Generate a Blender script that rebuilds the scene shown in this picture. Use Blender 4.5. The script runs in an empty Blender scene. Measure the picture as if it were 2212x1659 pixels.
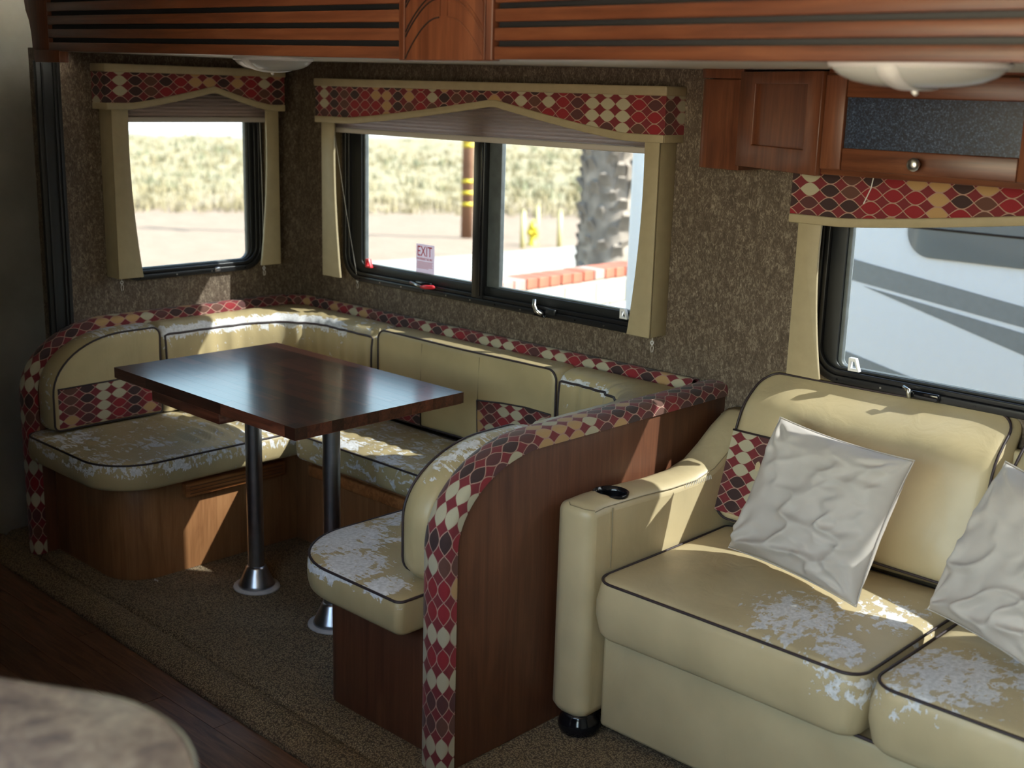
import bpy, bmesh, math, random
from mathutils import Vector, Matrix
from mathutils import noise as mnoise
random.seed(7)
SC = bpy.context.scene
COL = SC.collection
PI = math.pi
R = math.radians

# ------------------------------------------------------------------ camera
yaw, pit, roll = .75616, .23596, .02817
fw = Vector((-math.sin(yaw)*math.cos(pit), math.cos(yaw)*math.cos(pit), -math.sin(pit)))
rt = Vector((math.cos(yaw), math.sin(yaw), 0)); up = rt.cross(fw)
r2 = math.cos(roll)*rt + math.sin(roll)*up
u2 = -math.sin(roll)*rt + math.cos(roll)*up
cam = bpy.data.cameras.new('camera'); camo = bpy.data.objects.new('camera', cam); COL.objects.link(camo)
mw = Matrix((r2, u2, -fw)).transposed().to_4x4(); mw.translation = Vector((3.95, -2.937, 1.61))
camo.matrix_world = mw
cam.sensor_width = 36; cam.lens = 36*2644.26/2212
cam.dof.use_dof = True; cam.dof.focus_distance = 3.3; cam.dof.aperture_fstop = 3.2
cam.clip_start = .02; cam.clip_end = 900
SC.camera = camo

# ------------------------------------------------------------------ sky, sun, exposure
SUN = Vector((1.35, 1.0, 1.45)).normalized()          # towards the sun
world = bpy.data.worlds.new('sky'); SC.world = world; world.use_nodes = True
wt = world.node_tree; wt.nodes.clear()
sky = wt.nodes.new('ShaderNodeTexSky'); sky.sky_type = 'NISHITA'; sky.sun_disc = False
sky.sun_elevation = math.asin(SUN.z); sky.sun_rotation = math.atan2(SUN.x, SUN.y)
sky.air_density = 1.6; sky.dust_density = 1.2; sky.ozone_density = 2.0; sky.altitude = 300
bg = wt.nodes.new('ShaderNodeBackground'); bg.inputs['Strength'].default_value = 1.0
wo = wt.nodes.new('ShaderNodeOutputWorld')
tint = wt.nodes.new('ShaderNodeMix'); tint.data_type = 'RGBA'; tint.blend_type = 'MULTIPLY'; tint.inputs[0].default_value = 1
tint.inputs[7].default_value = (1, .925, .84, 1); wt.links.new(sky.outputs[0], tint.inputs[6]); wt.links.new(tint.outputs[2], bg.inputs[0]); wt.links.new(bg.outputs[0], wo.inputs[0])
sl = bpy.data.lights.new('sun', 'SUN'); sl.energy = 36.0; sl.angle = R(.6); sl.color = (1, .95, .86)
so = bpy.data.objects.new('sun', sl); COL.objects.link(so)
so.rotation_euler = SUN.to_track_quat('Z', 'Y').to_euler(); so.location = (8, 8, 8)
def portal(name, loc, facing, w, h):
    l = bpy.data.lights.new(name, 'AREA'); l.shape = 'RECTANGLE'; l.size = w; l.size_y = h
    l.cycles.is_portal = True
    o = bpy.data.objects.new(name, l); COL.objects.link(o); o.location = loc
    o.rotation_euler = Vector(facing).to_track_quat('-Z', 'Z').to_euler()
portal('portal_window', (.0-.08, -.5, 1.2), (1, 0, 0), .8, .6)
portal('portal_window', (1.05, .09, 1.2), (0, -1, 0), 1.5, .65)
portal('portal_window', (2.95, .09, 1.1), (0, -1, 0), 1.3, .55)
portal('portal_window', (3.05, -3.56, 1.22), (0, 1, 0), 2.1, 1.45)
vs = SC.view_settings
vs.view_transform = 'Standard'; vs.look = 'None'; vs.gamma = 1; vs.exposure = 1.28; vs.use_curve_mapping = False
SC.cycles.use_denoising = True
SC.cycles.max_bounces = 10; SC.cycles.diffuse_bounces = 5; SC.cycles.glossy_bounces = 4
SC.cycles.transparent_max_bounces = 12; SC.cycles.transmission_bounces = 4
SC.cycles.caustics_reflective = False; SC.cycles.caustics_refractive = False
SC.cycles.sample_clamp_indirect = 6

# ------------------------------------------------------------------ material helper
class NT:
    def __init__(s, name):
        s.m = bpy.data.materials.new(name); s.m.use_nodes = True
        s.t = s.m.node_tree; s.b = s.t.nodes['Principled BSDF']; s.out = s.t.nodes['Material Output']
    def n(s, typ, ins=None, **props):
        nd = s.t.nodes.new('ShaderNode'+typ)
        for k, v in props.items(): setattr(nd, k, v)
        for k, v in (ins or {}).items(): s.set(nd.inputs[k], v)
        return nd
    def set(s, sock, v):
        if isinstance(v, bpy.types.NodeSocket): s.t.links.new(v, sock)
        elif isinstance(v, bpy.types.Node): s.t.links.new(v.outputs[0], sock)
        elif isinstance(v, (tuple, list)) and sock.type == 'RGBA' and len(v) == 3: sock.default_value = (*v, 1)
        else: sock.default_value = v
    def math(s, op, a, b=0.0, c=0.0, clamp=False):
        return s.n('Math', {0: a, 1: b, 2: c}, operation=op, use_clamp=clamp).outputs[0]
    def mix(s, f, a, b, mode='MIX'):
        nd = s.n('Mix', data_type='RGBA', blend_type=mode)
        s.set(nd.inputs[0], f); s.set(nd.inputs[6], a); s.set(nd.inputs[7], b)
        return nd.outputs[2]
    def ramp(s, f, stops, interp='LINEAR'):
        nd = s.n('ValToRGB'); s.set(nd.inputs[0], f); cr = nd.color_ramp; cr.interpolation = interp
        while len(cr.elements) < len(stops): cr.elements.new(.5)
        for e, (p, c) in zip(cr.elements, stops): e.position = p; e.color = (*c, 1)
        return nd.outputs[0]
    def coord(s, which='Object', scale=(1, 1, 1), rot=(0, 0, 0)):
        tc = s.n('TexCoord'); mp = s.n('Mapping', {'Vector': tc.outputs[which], 'Scale': scale, 'Rotation': rot})
        return mp.outputs[0]
    def noise(s, vec, scale, detail=3, rough=.5, dist=0.0):
        return s.n('TexNoise', {'Vector': vec, 'Scale': scale, 'Detail': detail, 'Roughness': rough, 'Distortion': dist}).outputs[0]
    def bump(s, h, strength=.3, dist=.002, prev=None):
        nd = s.n('Bump', {'Height': h, 'Strength': strength, 'Distance': dist})
        if prev is not None: s.set(nd.inputs['Normal'], prev)
        return nd.outputs[0]
    def bs(s, **kw):
        for k, v in kw.items(): s.set(s.b.inputs[k.replace('_', ' ')], v)
        return s.m

M = {}
def simple(name, col, rough=.5, metal=0.0, spec=.5, var=0.0, bumpy=0.0, scale=30):
    t = NT(name); c = col
    if var:
        n = t.noise(t.coord(), scale, 4)
        c = t.ramp(n, [(.3, tuple(x*(1-var) for x in col)), (.7, tuple(min(1, x*(1+var)) for x in col))])
    t.bs(Base_Color=c, Roughness=rough, Metallic=metal)
    t.b.inputs['Specular IOR Level'].default_value = spec
    if bumpy: t.bs(Normal=t.bump(t.noise(t.coord(), scale*6, 4), bumpy, .001))
    M[name] = t.m; return t.m

def make_materials():
    # cream faux leather with peeled patches driven by a painted 'wear' attribute
    for nm, col in (('leather', (.47, .375, .205)), ('leather_sofa', (.54, .44, .265))):
        t = NT(nm)
        if nm == 'leather_sofa': t.b.inputs['Specular IOR Level'].default_value = .6
        oc = t.coord()
        w = t.n('Attribute', attribute_name='wear').outputs['Fac']
        big = t.noise(oc, 7, 3)
        nz = t.noise(oc, 26 if nm == 'leather' else 34, 7, .62, .9)
        nz2 = t.noise(t.coord(scale=(2.0, 14, 6)) if nm == 'leather' else t.coord(scale=(8, 3, 5)), 9, 6, .6, .4)
        nn = t.math('ADD', t.math('MULTIPLY', nz, .6), t.math('MULTIPLY', nz2, .4))
        mask = t.math('MULTIPLY', t.math('SUBTRACT', t.math('ADD', nn, w), .965), 60, clamp=True)
        c0 = t.ramp(big, [(.3, tuple(x*.88 for x in col)), (.7, tuple(x*1.06 for x in col))])
        peel = t.ramp(t.noise(oc, 120, 3), [(.3, (.56, .56, .57)), (.7, (.80, .80, .83))])
        near = t.math('MULTIPLY', t.math('SUBTRACT', t.math('ADD', nn, w), .93), 12, clamp=True)
        c1 = t.mix(t.math('MULTIPLY', near, .35), c0, (.30, .22, .13))
        c = t.mix(mask, c1, peel)
        rough = t.math('ADD', t.math('MULTIPLY', mask, .4), .42)
        g = t.noise(oc, 420, 2)
        wr = t.noise(t.coord(scale=(1, 1, .35)), 16, 3, .5, 1.0)
        b1 = t.bump(g, .10, .0006); b2 = t.bump(wr, .22, .010, b1)
        b3 = t.bump(t.math('SUBTRACT', 1.0, mask), .5, .0012, b2)
        t.bs(Base_Color=c, Roughness=rough, Normal=b3); M[nm] = t.m
    simple('piping', (.035, .022, .025), .55)
    simple('vinyl_tan', (.40, .33, .205), .5, var=.05, bumpy=.08)
    simple('vinyl_seam', (.25, .20, .12), .6)
    # ogee patterned fabric, laid out in metres on the UV map (u along the long axis of the ovals)
    t = NT('ogee_fabric')
    uv = t.n('TexCoord').outputs['UV']; sp = t.n('SeparateXYZ', {0: uv})
    u = t.math('DIVIDE', sp.outputs[0], .058); v = t.math('DIVIDE', sp.outputs[1], .034)
    cu = t.math('FLOOR', u); uf = t.math('SUBTRACT', t.math('FRACT', u), .5)
    cv = t.math('FLOOR', v); vf = t.math('SUBTRACT', t.math('FRACT', v), .5)
    half = t.math('MULTIPLY', t.math('COSINE', t.math('MULTIPLY', uf, PI)), .5)
    dd = t.math('SUBTRACT', half, t.math('ABSOLUTE', vf))
    oval = t.math('MULTIPLY', t.math('SUBTRACT', dd, .0), 80, clamp=True)
    line = t.math('LESS_THAN', t.math('ABSOLUTE', dd), .045)
    blk = t.math('FLOOR', t.math('DIVIDE', t.math('ADD', cv, t.math('MULTIPLY', cu, 1.7)), 3.0))
    h = t.n('TexWhiteNoise', {'Vector': t.n('CombineXYZ', {0: cu, 1: blk}).outputs[0]}, noise_dimensions='2D').outputs[0]
    cols = t.ramp(h, [(0, (.52, .47, .33)), (.2, (.30, .012, .022)), (.38, (.52, .32, .14)), (.54, (.045, .02, .02)),
                      (.70, (.13, .05, .035)), (.87, (.10, .03, .03))], 'CONSTANT')
    weave = t.noise(t.coord('UV', scale=(1, 1, 1)), 900, 2)
    c = t.mix(oval, (.20, .018, .026), cols)
    iscream = t.math('LESS_THAN', h, .2)
    lmask = t.math('MULTIPLY', line, t.math('SUBTRACT', 1.0, t.math('MULTIPLY', iscream, .85)))
    c = t.mix(lmask, c, (.46, .28, .22))
    c = t.mix(t.math('MULTIPLY', weave, .35), c, (.02, .01, .01))
    t.bs(Base_Color=c, Roughness=.85, Normal=t.bump(t.math('ADD', weave, t.math('MULTIPLY', oval, .6)), .35, .0012))
    t.b.inputs['Sheen Weight'].default_value = .15
    M['ogee'] = t.m
    # wallpaper: brown with fine pale fibres
    t = NT('wallpaper')
    oc = t.coord(scale=(1, 1, .55))
    n1 = t.noise(oc, 110, 5, .65, 1.8); n2 = t.noise(t.coord(), 14, 3)
    n3 = t.noise(oc, 45, 3, .6, 1.2)
    a = t.math('ADD', t.math('MULTIPLY', n1, .7), t.math('MULTIPLY', n3, .3))
    c = t.ramp(a, [(.40, (.060, .041, .028)), (.50, (.115, .083, .058)), (.57, (.21, .165, .122)), (.66, (.36, .30, .235))])
    c = t.mix(t.math('MULTIPLY', n2, .3), c, (.085, .056, .035))
    t.bs(Base_Color=c, Roughness=.62, Normal=t.bump(a, .35, .0015)); M['wallpaper'] = t.m
    # plain grey wall board
    simple('grey_wall', (.27, .26, .235), .8, var=.18, bumpy=.15, scale=5)
    # cherry woods
    def wood(name, c1, c2, c3, scl, rough=.38, grain=(3, 3, .35)):
        t = NT(name)
        oc = t.coord(scale=grain)
        n = t.noise(oc, scl, 6, .6, 1.2); f = t.noise(t.coord(scale=tuple(g*(6 if g > 1 else .6) for g in grain)), scl, 4, .7)
        a = t.math('ADD', t.math('MULTIPLY', n, .65), t.math('MULTIPLY', f, .35))
        c = t.ramp(a, [(.34, c1), (.5, c2), (.68, c3)])
        t.bs(Base_Color=c, Roughness=rough, Normal=t.bump(a, .12, .001)); M[name] = t.m
    wood('cherry', (.085, .026, .012), (.145, .048, .022), (.22, .08, .036), 7)
    wood('cherry_x', (.075, .024, .012), (.14, .047, .022), (.21, .08, .036), 7, .34, (.35, 3, 3))
    wood('ply', (.20, .085, .033), (.30, .135, .055), (.40, .20, .085), 6, .45)
    wood('ply_dark', (.075, .026, .014), (.115, .042, .021), (.165, .064, .031), 6, .42)
    wood('orange_rail', (.19, .06, .02), (.38, .14, .045), (.55, .25, .09), 10, .4, (4, .4, 4))
    # butcher block staves: one tone per piece
    t = NT('stave')
    oi = t.n('ObjectInfo').outputs['Random']
    n = t.noise(t.coord(scale=(.5, 5, 5)), 12, 5, .6, .8)
    c = t.ramp(n, [(.35, (.055, .016, .010)), (.65, (.15, .048, .026))])
    c2 = t.mix(1.0, c, t.ramp(oi, [(0, (.35, .32, .32)), (.35, (.75, .7, .7)), (.75, (1.0, .95, .95)), (1, (1.7, 1.5, 1.4))]), 'MULTIPLY')
    t.b.inputs['Coat Weight'].default_value = .9; t.b.inputs['Coat Roughness'].default_value = .16; t.b.inputs['Coat IOR'].default_value = 1.9
    t.bs(Base_Color=c2, Roughness=.31, Normal=t.bump(n, .05, .0006)); M['stave'] = t.m
    # floor plank
    t = NT('vinyl_plank')
    oi = t.n('ObjectInfo').outputs['Random']
    n = t.noise(t.coord(scale=(.6, 6, 6)), 8, 6, .65, 1.0)
    c = t.ramp(n, [(.35, (.055, .030, .018)), (.65, (.16, .088, .055))])
    c2 = t.mix(1.0, c, t.ramp(oi, [(0, (.55, .5, .5)), (1, (1.5, 1.4, 1.35))]), 'MULTIPLY')
    t.bs(Base_Color=c2, Roughness=.33, Normal=t.bump(n, .12, .001)); M['vinyl_plank'] = t.m
    # carpet
    t = NT('carpet')
    oc = t.coord(); v = t.n('TexVoronoi', {'Vector': oc, 'Scale': 210.0, 'Randomness': 1.0})
    n = t.noise(oc, 260, 3); n2 = t.noise(oc, 5, 3)
    a = t.math('ADD', t.math('MULTIPLY', v.outputs[0], .8), t.math('MULTIPLY', n, .5))
    c = t.ramp(a, [(.30, (.48, .38, .24)), (.55, (.28, .21, .125)), (.8, (.09, .065, .04))])
    c = t.mix(t.math('MULTIPLY', n2, .3), c, (.18, .13, .08))
    t.bs(Base_Color=c, Roughness=.95, Normal=t.bump(a, .9, .004)); M['carpet'] = t.m
    simple('black_frame', (.012, .012, .014), .32, bumpy=.03)
    simple('black_rubber', (.008, .009, .011), .5)
    simple('black_gloss', (.006, .006, .008), .12)
    simple('sash_grey', (.11, .125, .13), .45, var=.2)
    simple('chrome', (.46, .48, .53), .30, 1.0, var=.1)
    simple('nickel', (.55, .54, .50), .28, 1.0)
    simple('white_plastic', (.80, .80, .82), .4)
    simple('white_paint', (.74, .74, .72), .6, var=.03)
    simple('ceiling_panel', (.70, .68, .63), .55)
    simple('red_plastic', (.70, .035, .05), .35)
    simple('cord', (.72, .70, .68), .6)
    simple('shade_rail', (.50, .45, .41), .5)
    simple('pale_ring', (.60, .60, .62), .7, var=.1)
    # pleated shade, slightly translucent
    t = NT('pleated_shade')
    t.bs(Base_Color=(.46, .38, .36), Roughness=.8)
    t.b.inputs['Transmission Weight'].default_value = 0
    tr = t.n('BsdfTranslucent', {'Color': (.60, .50, .45)}); mx = t.n('MixShader', {0: .3})
    t.t.links.new(t.b.outputs[0], mx.inputs[1]); t.t.links.new(tr.outputs[0], mx.inputs[2])
    t.t.links.new(mx.outputs[0], t.out.inputs[0]); M['shade'] = t.m
    # window glass, tinted, thin
    t = NT('tinted_glass')
    tb = t.n('BsdfTransparent', {'Color': (.46, .48, .485)}); gl = t.n('BsdfGlossy', {'Color': (.9, .95, 1), 'Roughness': .02})
    lw = t.n('LayerWeight', {'Blend': .12}); mx = t.n('MixShader', {0: t.math('MULTIPLY', lw.outputs['Fresnel'], .7)})
    t.t.links.new(tb.outputs[0], mx.inputs[1]); t.t.links.new(gl.outputs[0], mx.inputs[2])
    t.t.links.new(mx.outputs[0], t.out.inputs[0]); M['glass'] = t.m
    # cloudy lens of the dome lamp
    t = NT('lamp_lens')
    t.bs(Base_Color=(.86, .88, .88), Roughness=.14); t.b.inputs['Transmission Weight'].default_value = .45
    t.b.inputs['IOR'].default_value = 1.25
    M['lens'] = t.m
    # dark patterned acrylic of cabinet door
    t = NT('dark_acrylic')
    n = t.noise(t.coord(), 240, 4, .7)
    c = t.ramp(n, [(.40, (.006, .010, .022)), (.55, (.020, .036, .075)), (.68, (.11, .16, .25))])
    t.bs(Base_Color=c, Roughness=.30, Normal=t.bump(n, .25, .001)); M['acrylic'] = t.m
    # laminate counter
    t = NT('counter')
    n = t.noise(t.coord(), 16, 7, .65, 1.2); n2 = t.noise(t.coord(), 60, 4, .6)
    a = t.math('ADD', t.math('MULTIPLY', n, .7), t.math('MULTIPLY', n2, .3))
    c = t.ramp(a, [(.34, (.10, .082, .082)), (.47, (.20, .16, .135)), (.58, (.30, .25, .20)), (.68, (.42, .37, .31))])
    t.bs(Base_Color=c, Roughness=.35); M['counter'] = t.m
    # pillow cotton
    t = NT('pillow_cloth')
    n = t.noise(t.coord(), 10, 3)
    c = t.ramp(n, [(.3, (.50, .455, .42)), (.7, (.57, .52, .485))])
    wv = t.noise(t.coord(), 500, 2)
    t.bs(Base_Color=c, Roughness=.85, Normal=t.bump(wv, .12, .0008)); M['pillow'] = t.m
    # outside
    t = NT('ground')
    g = t.n('NewGeometry').outputs['Position']
    n = t.noise(g, .25, 6, .6); n2 = t.noise(g, 1.6, 5, .6); nb = t.noise(g, .09, 4)
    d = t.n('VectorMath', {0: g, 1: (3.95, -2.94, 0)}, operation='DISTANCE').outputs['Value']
    grass = t.ramp(n, [(.35, (.16, .145, .085)), (.5, (.21, .175, .10)), (.68, (.25, .215, .13))])
    dirt = t.ramp(n2, [(.3, (.165, .118, .082)), (.7, (.215, .16, .118))])
    nf = t.math('MULTIPLY', t.math('SUBTRACT', 8.5, d), .8, clamp=True)
    dirt = t.mix(nf, dirt, (.52, .43, .31))  # unseen pale ground near the trailer, added to bounce warm light indoors
    gf = t.math('MULTIPLY', t.math('SUBTRACT', t.math('ADD', d, t.math('MULTIPLY', nb, 26)), 62), .12, clamp=True)
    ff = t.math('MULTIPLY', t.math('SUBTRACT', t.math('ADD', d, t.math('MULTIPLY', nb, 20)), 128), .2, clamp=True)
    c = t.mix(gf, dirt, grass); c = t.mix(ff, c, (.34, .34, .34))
    t.bs(Base_Color=c, Roughness=.95, Normal=t.bump(n2, .6, .05)); M['ground'] = t.m
    simple('dry_grass', (.25, .21, .12), .9, var=.18, scale=.35)
    simple('green_scrub', (.14, .15, .085), .9, var=.2, scale=.6)
    simple('concrete', (.26, .25, .225), .9, var=.08, bumpy=.2, scale=3)
    simple('block', (.30, .29, .255), .9, var=.08, scale=8)
    simple('brick', (.28, .085, .05), .85, var=.2, scale=7)
    simple('brick_pale', (.32, .20, .17), .85, var=.1, scale=7)
    simple('pole_wood', (.17, .085, .05), .85, var=.2, scale=2)
    simple('yellow', (.55, .43, .02), .5)
    simple('pale_yellow', (.42, .37, .17), .6)
    simple('palm_bark', (.24, .20, .165), .9, var=.4, scale=6)
    simple('trailer_white', (.66, .69, .73), .3, var=.02)
    simple('trailer_stripe', (.20, .215, .22), .35, var=.06)
    simple('trailer_stripe_dark', (.11, .12, .125), .35)
    simple('trailer_glass', (.15, .165, .17), .12)
    t = NT('sticker_white'); t.bs(Base_Color=(.70, .66, .72), Roughness=.5)
    tr = t.n('BsdfTranslucent', {'Color': (.80, .72, .80)}); mx = t.n('MixShader', {0: .6})
    t.t.links.new(t.b.outputs[0], mx.inputs[1]); t.t.links.new(tr.outputs[0], mx.inputs[2]); t.t.links.new(mx.outputs[0], t.out.inputs[0]); M['sticker_white'] = t.m
    simple('sticker_red', (.55, .05, .07), .5)
make_materials()

# ------------------------------------------------------------------ object helpers
def link(name, me, mat=None, parent=None, smooth=False, mods=True):
    o = bpy.data.objects.new(name, me); COL.objects.link(o)
    if mat is not None:
        for mm in (mat if isinstance(mat, (list, tuple)) else [mat]): me.materials.append(M[mm] if isinstance(mm, str) else mm)
    if smooth: me.polygons.foreach_set('use_smooth', [True]*len(me.polygons))
    if parent is not None: adopt(o, parent)
    return o
def adopt(o, parent):
    o.parent = parent
    if parent.type == 'EMPTY' and not parent.get('_local'): o.matrix_parent_inverse = Matrix.Translation(-Vector(parent.location))
def bevel(o, w, seg=2, ang=35):
    b = o.modifiers.new('bevel', 'BEVEL'); b.width = w; b.segments = seg; b.limit_method = 'ANGLE'; b.angle_limit = R(ang)
    return o
def tag(o, label=None, cat=None, group=None, kind=None):
    if label: o['label'] = label
    if cat: o['category'] = cat
    if group: o['group'] = group
    if kind: o['kind'] = kind
    return o
def thing(name, label, cat, loc=(0, 0, 0), group=None):
    o = bpy.data.objects.new(name, None); o.location = loc; o.empty_display_size = .05; COL.objects.link(o)
    return tag(o, label, cat, group)

class MB:
    def __init__(s): s.v = []; s.f = []; s.uv = {}; s.w = {}
    def add(s, vs, fs, uvs=None):
        b = len(s.v); s.v += [tuple(x) for x in vs]
        for i, f in enumerate(fs):
            if uvs: s.uv[len(s.f)] = [uvs[k] for k in f]
            s.f.append(tuple(b+k for k in f))
        return s
    def box(s, a, b):
        x0, y0, z0 = a; x1, y1, z1 = b
        return s.add([(x0, y0, z0), (x1, y0, z0), (x1, y1, z0), (x0, y1, z0), (x0, y0, z1), (x1, y0, z1), (x1, y1, z1), (x0, y1, z1)],
                     [(3, 2, 1, 0), (4, 5, 6, 7), (0, 1, 5, 4), (1, 2, 6, 5), (2, 3, 7, 6), (3, 0, 4, 7)])
    def prism(s, poly, fr, d):
        # poly in (u,v); fr = (origin,U,V,N); extruded by d along N
        o, U, V, N = fr; n = len(poly)
        A = [o+U*p[0]+V*p[1] for p in poly]; B = [p+N*d for p in A]
        fs = [tuple(range(n-1, -1, -1)), tuple(range(n, 2*n))] + [(i, (i+1) % n, n+(i+1) % n, n+i) for i in range(n)]
        uv = [(p[0], p[1]) for p in poly]*2
        return s.add(A+B, fs, uv)
    def tube(s, pts, r, n=8, closed=False, caps=True):
        pts = [Vector(p) for p in pts]; m = len(pts); b = len(s.v); prev = None
        rr = r if isinstance(r, (list, tuple)) else [r]*m
        for i, p in enumerate(pts):
            if closed: t = (pts[(i+1) % m]-pts[i-1])
            else: t = pts[min(i+1, m-1)]-pts[max(i-1, 0)]
            t.normalize()
            if prev is None:
                a = Vector((0, 0, 1)) if abs(t.z) < .9 else Vector((1, 0, 0)); x = t.cross(a).normalized()
            else: x = (prev - t*prev.dot(t)).normalized()
            prev = x; y = t.cross(x)
            for k in range(n):
                an = 2*PI*k/n; s.v.append(tuple(p+(x*math.cos(an)+y*math.sin(an))*rr[i]))
        for i in range(m if closed else m-1):
            j = (i+1) % m
            for k in range(n):
                l = (k+1) % n
                s.f.append((b+i*n+k, b+i*n+l, b+j*n+l, b+j*n+k))
        if caps and not closed:
            s.f.append(tuple(b+k for k in range(n-1, -1, -1))); s.f.append(tuple(b+(m-1)*n+k for k in range(n)))
        return s
    def lathe(s, prof, c, n=32, axis='z', sx=1, sy=1):
        b = len(s.v); m = len(prof); c = Vector(c)
        for r, z in prof:
            for k in range(n):
                a = 2*PI*k/n; x, y = r*math.cos(a)*sx, r*math.sin(a)*sy
                s.v.append(tuple(c+(Vector((x, y, z)) if axis == 'z' else Vector((x, z, y)) if axis == 'y' else Vector((z, x, y)))))
        for i in range(m-1):
            for k in range(n):
                l = (k+1) % n; s.f.append((b+i*n+k, b+i*n+l, b+(i+1)*n+l, b+(i+1)*n+k))
        s.f.append(tuple(b+k for k in range(n-1, -1, -1))); s.f.append(tuple(b+(m-1)*n+k for k in range(n)))
        return s
    def mesh(s, name, wear=None, fix=False):
        me = bpy.data.meshes.new(name); me.from_pydata(s.v, [], s.f)
        if s.uv:
            ul = me.uv_layers.new(name='UVMap')
            for i, p in enumerate(me.polygons):
                u = s.uv.get(i)
                if u:
                    for k, li in enumerate(p.loop_indices): ul.data[li].uv = u[k]
        if wear:
            at = me.attributes.new('wear', 'FLOAT', 'POINT')
            at.data.foreach_set('value', [wear(Vector(v)) for v in s.v])
        me.validate(); me.update()
        if fix:
            bm = bmesh.new(); bm.from_mesh(me); bmesh.ops.recalc_face_normals(bm, faces=bm.faces); bm.to_mesh(me); bm.free()
        return me
    def obj(s, name, mat, parent=None, smooth=False, bev=0, wear=None, fix=True, seg=2):
        o = link(name, s.mesh(name, wear, fix), mat, parent, smooth or bev > 0)
        if bev: bevel(o, bev, seg)
        return o
def ident(o=(0, 0, 0), U=(1, 0, 0), V=(0, 0, 1), N=(0, -1, 0)):
    return Vector(o), Vector(U).normalized(), Vector(V).normalized(), Vector(N).normalized()
def fillet(pts, rads, seg=8):
    out = []; n = len(pts)
    for i in range(n):
        p = Vector(pts[i]).to_2d(); a = Vector(pts[i-1]).to_2d()-p; b = Vector(pts[(i+1) % n]).to_2d()-p
        r = rads[i] if isinstance(rads, (list, tuple)) else rads
        if r <= 1e-5: out.append((p.x, p.y)); continue
        an = a.angle(b); d = r/math.tan(an/2); a.normalize(); b.normalize()
        d = min(d, 1e3); p0 = p+a*d; p1 = p+b*d; c = p+(a+b).normalized()*(r/math.sin(an/2))
        v0 = p0-c; v1 = p1-c; a0 = math.atan2(v0.y, v0.x); da = math.atan2(v1.y, v1.x)-a0
        while da > PI: da -= 2*PI
        while da < -PI: da += 2*PI
        for k in range(seg+1):
            t = a0+da*k/seg; out.append((c.x+r*math.cos(t), c.y+r*math.sin(t)))
    return out
def densify(poly, step=.03):
    out = []
    n = len(poly)
    for i in range(n):
        a = Vector(poly[i]); b = Vector(poly[(i+1) % n]); k = max(1, int((b-a).length/step))
        for j in range(k): p = a.lerp(b, j/k); out.append((p.x, p.y))
    return out
def ring_mesh(mb, outer, inner, fr, d):
    # frame between two outlines with equal counts, extruded by d along N
    o, U, V, N = fr; n = len(outer)
    P = lambda p, e: o+U*p[0]+V*p[1]+N*e
    vs = [P(p, 0) for p in outer]+[P(p, 0) for p in inner]+[P(p, d) for p in outer]+[P(p, d) for p in inner]
    fs = []
    for i in range(n):
        j = (i+1) % n
        fs += [(i, j, n+j, n+i), (2*n+i, 3*n+i, 3*n+j, 2*n+j), (i, 2*n+i, 2*n+j, j), (n+i, n+j, 3*n+j, 3*n+i)]
    mb.add(vs, fs); return mb
def rrect(x0, y0, x1, y1, r, seg=8): return fillet([(x0, y0), (x1, y0), (x1, y1), (x0, y1)], r, seg)

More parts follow.
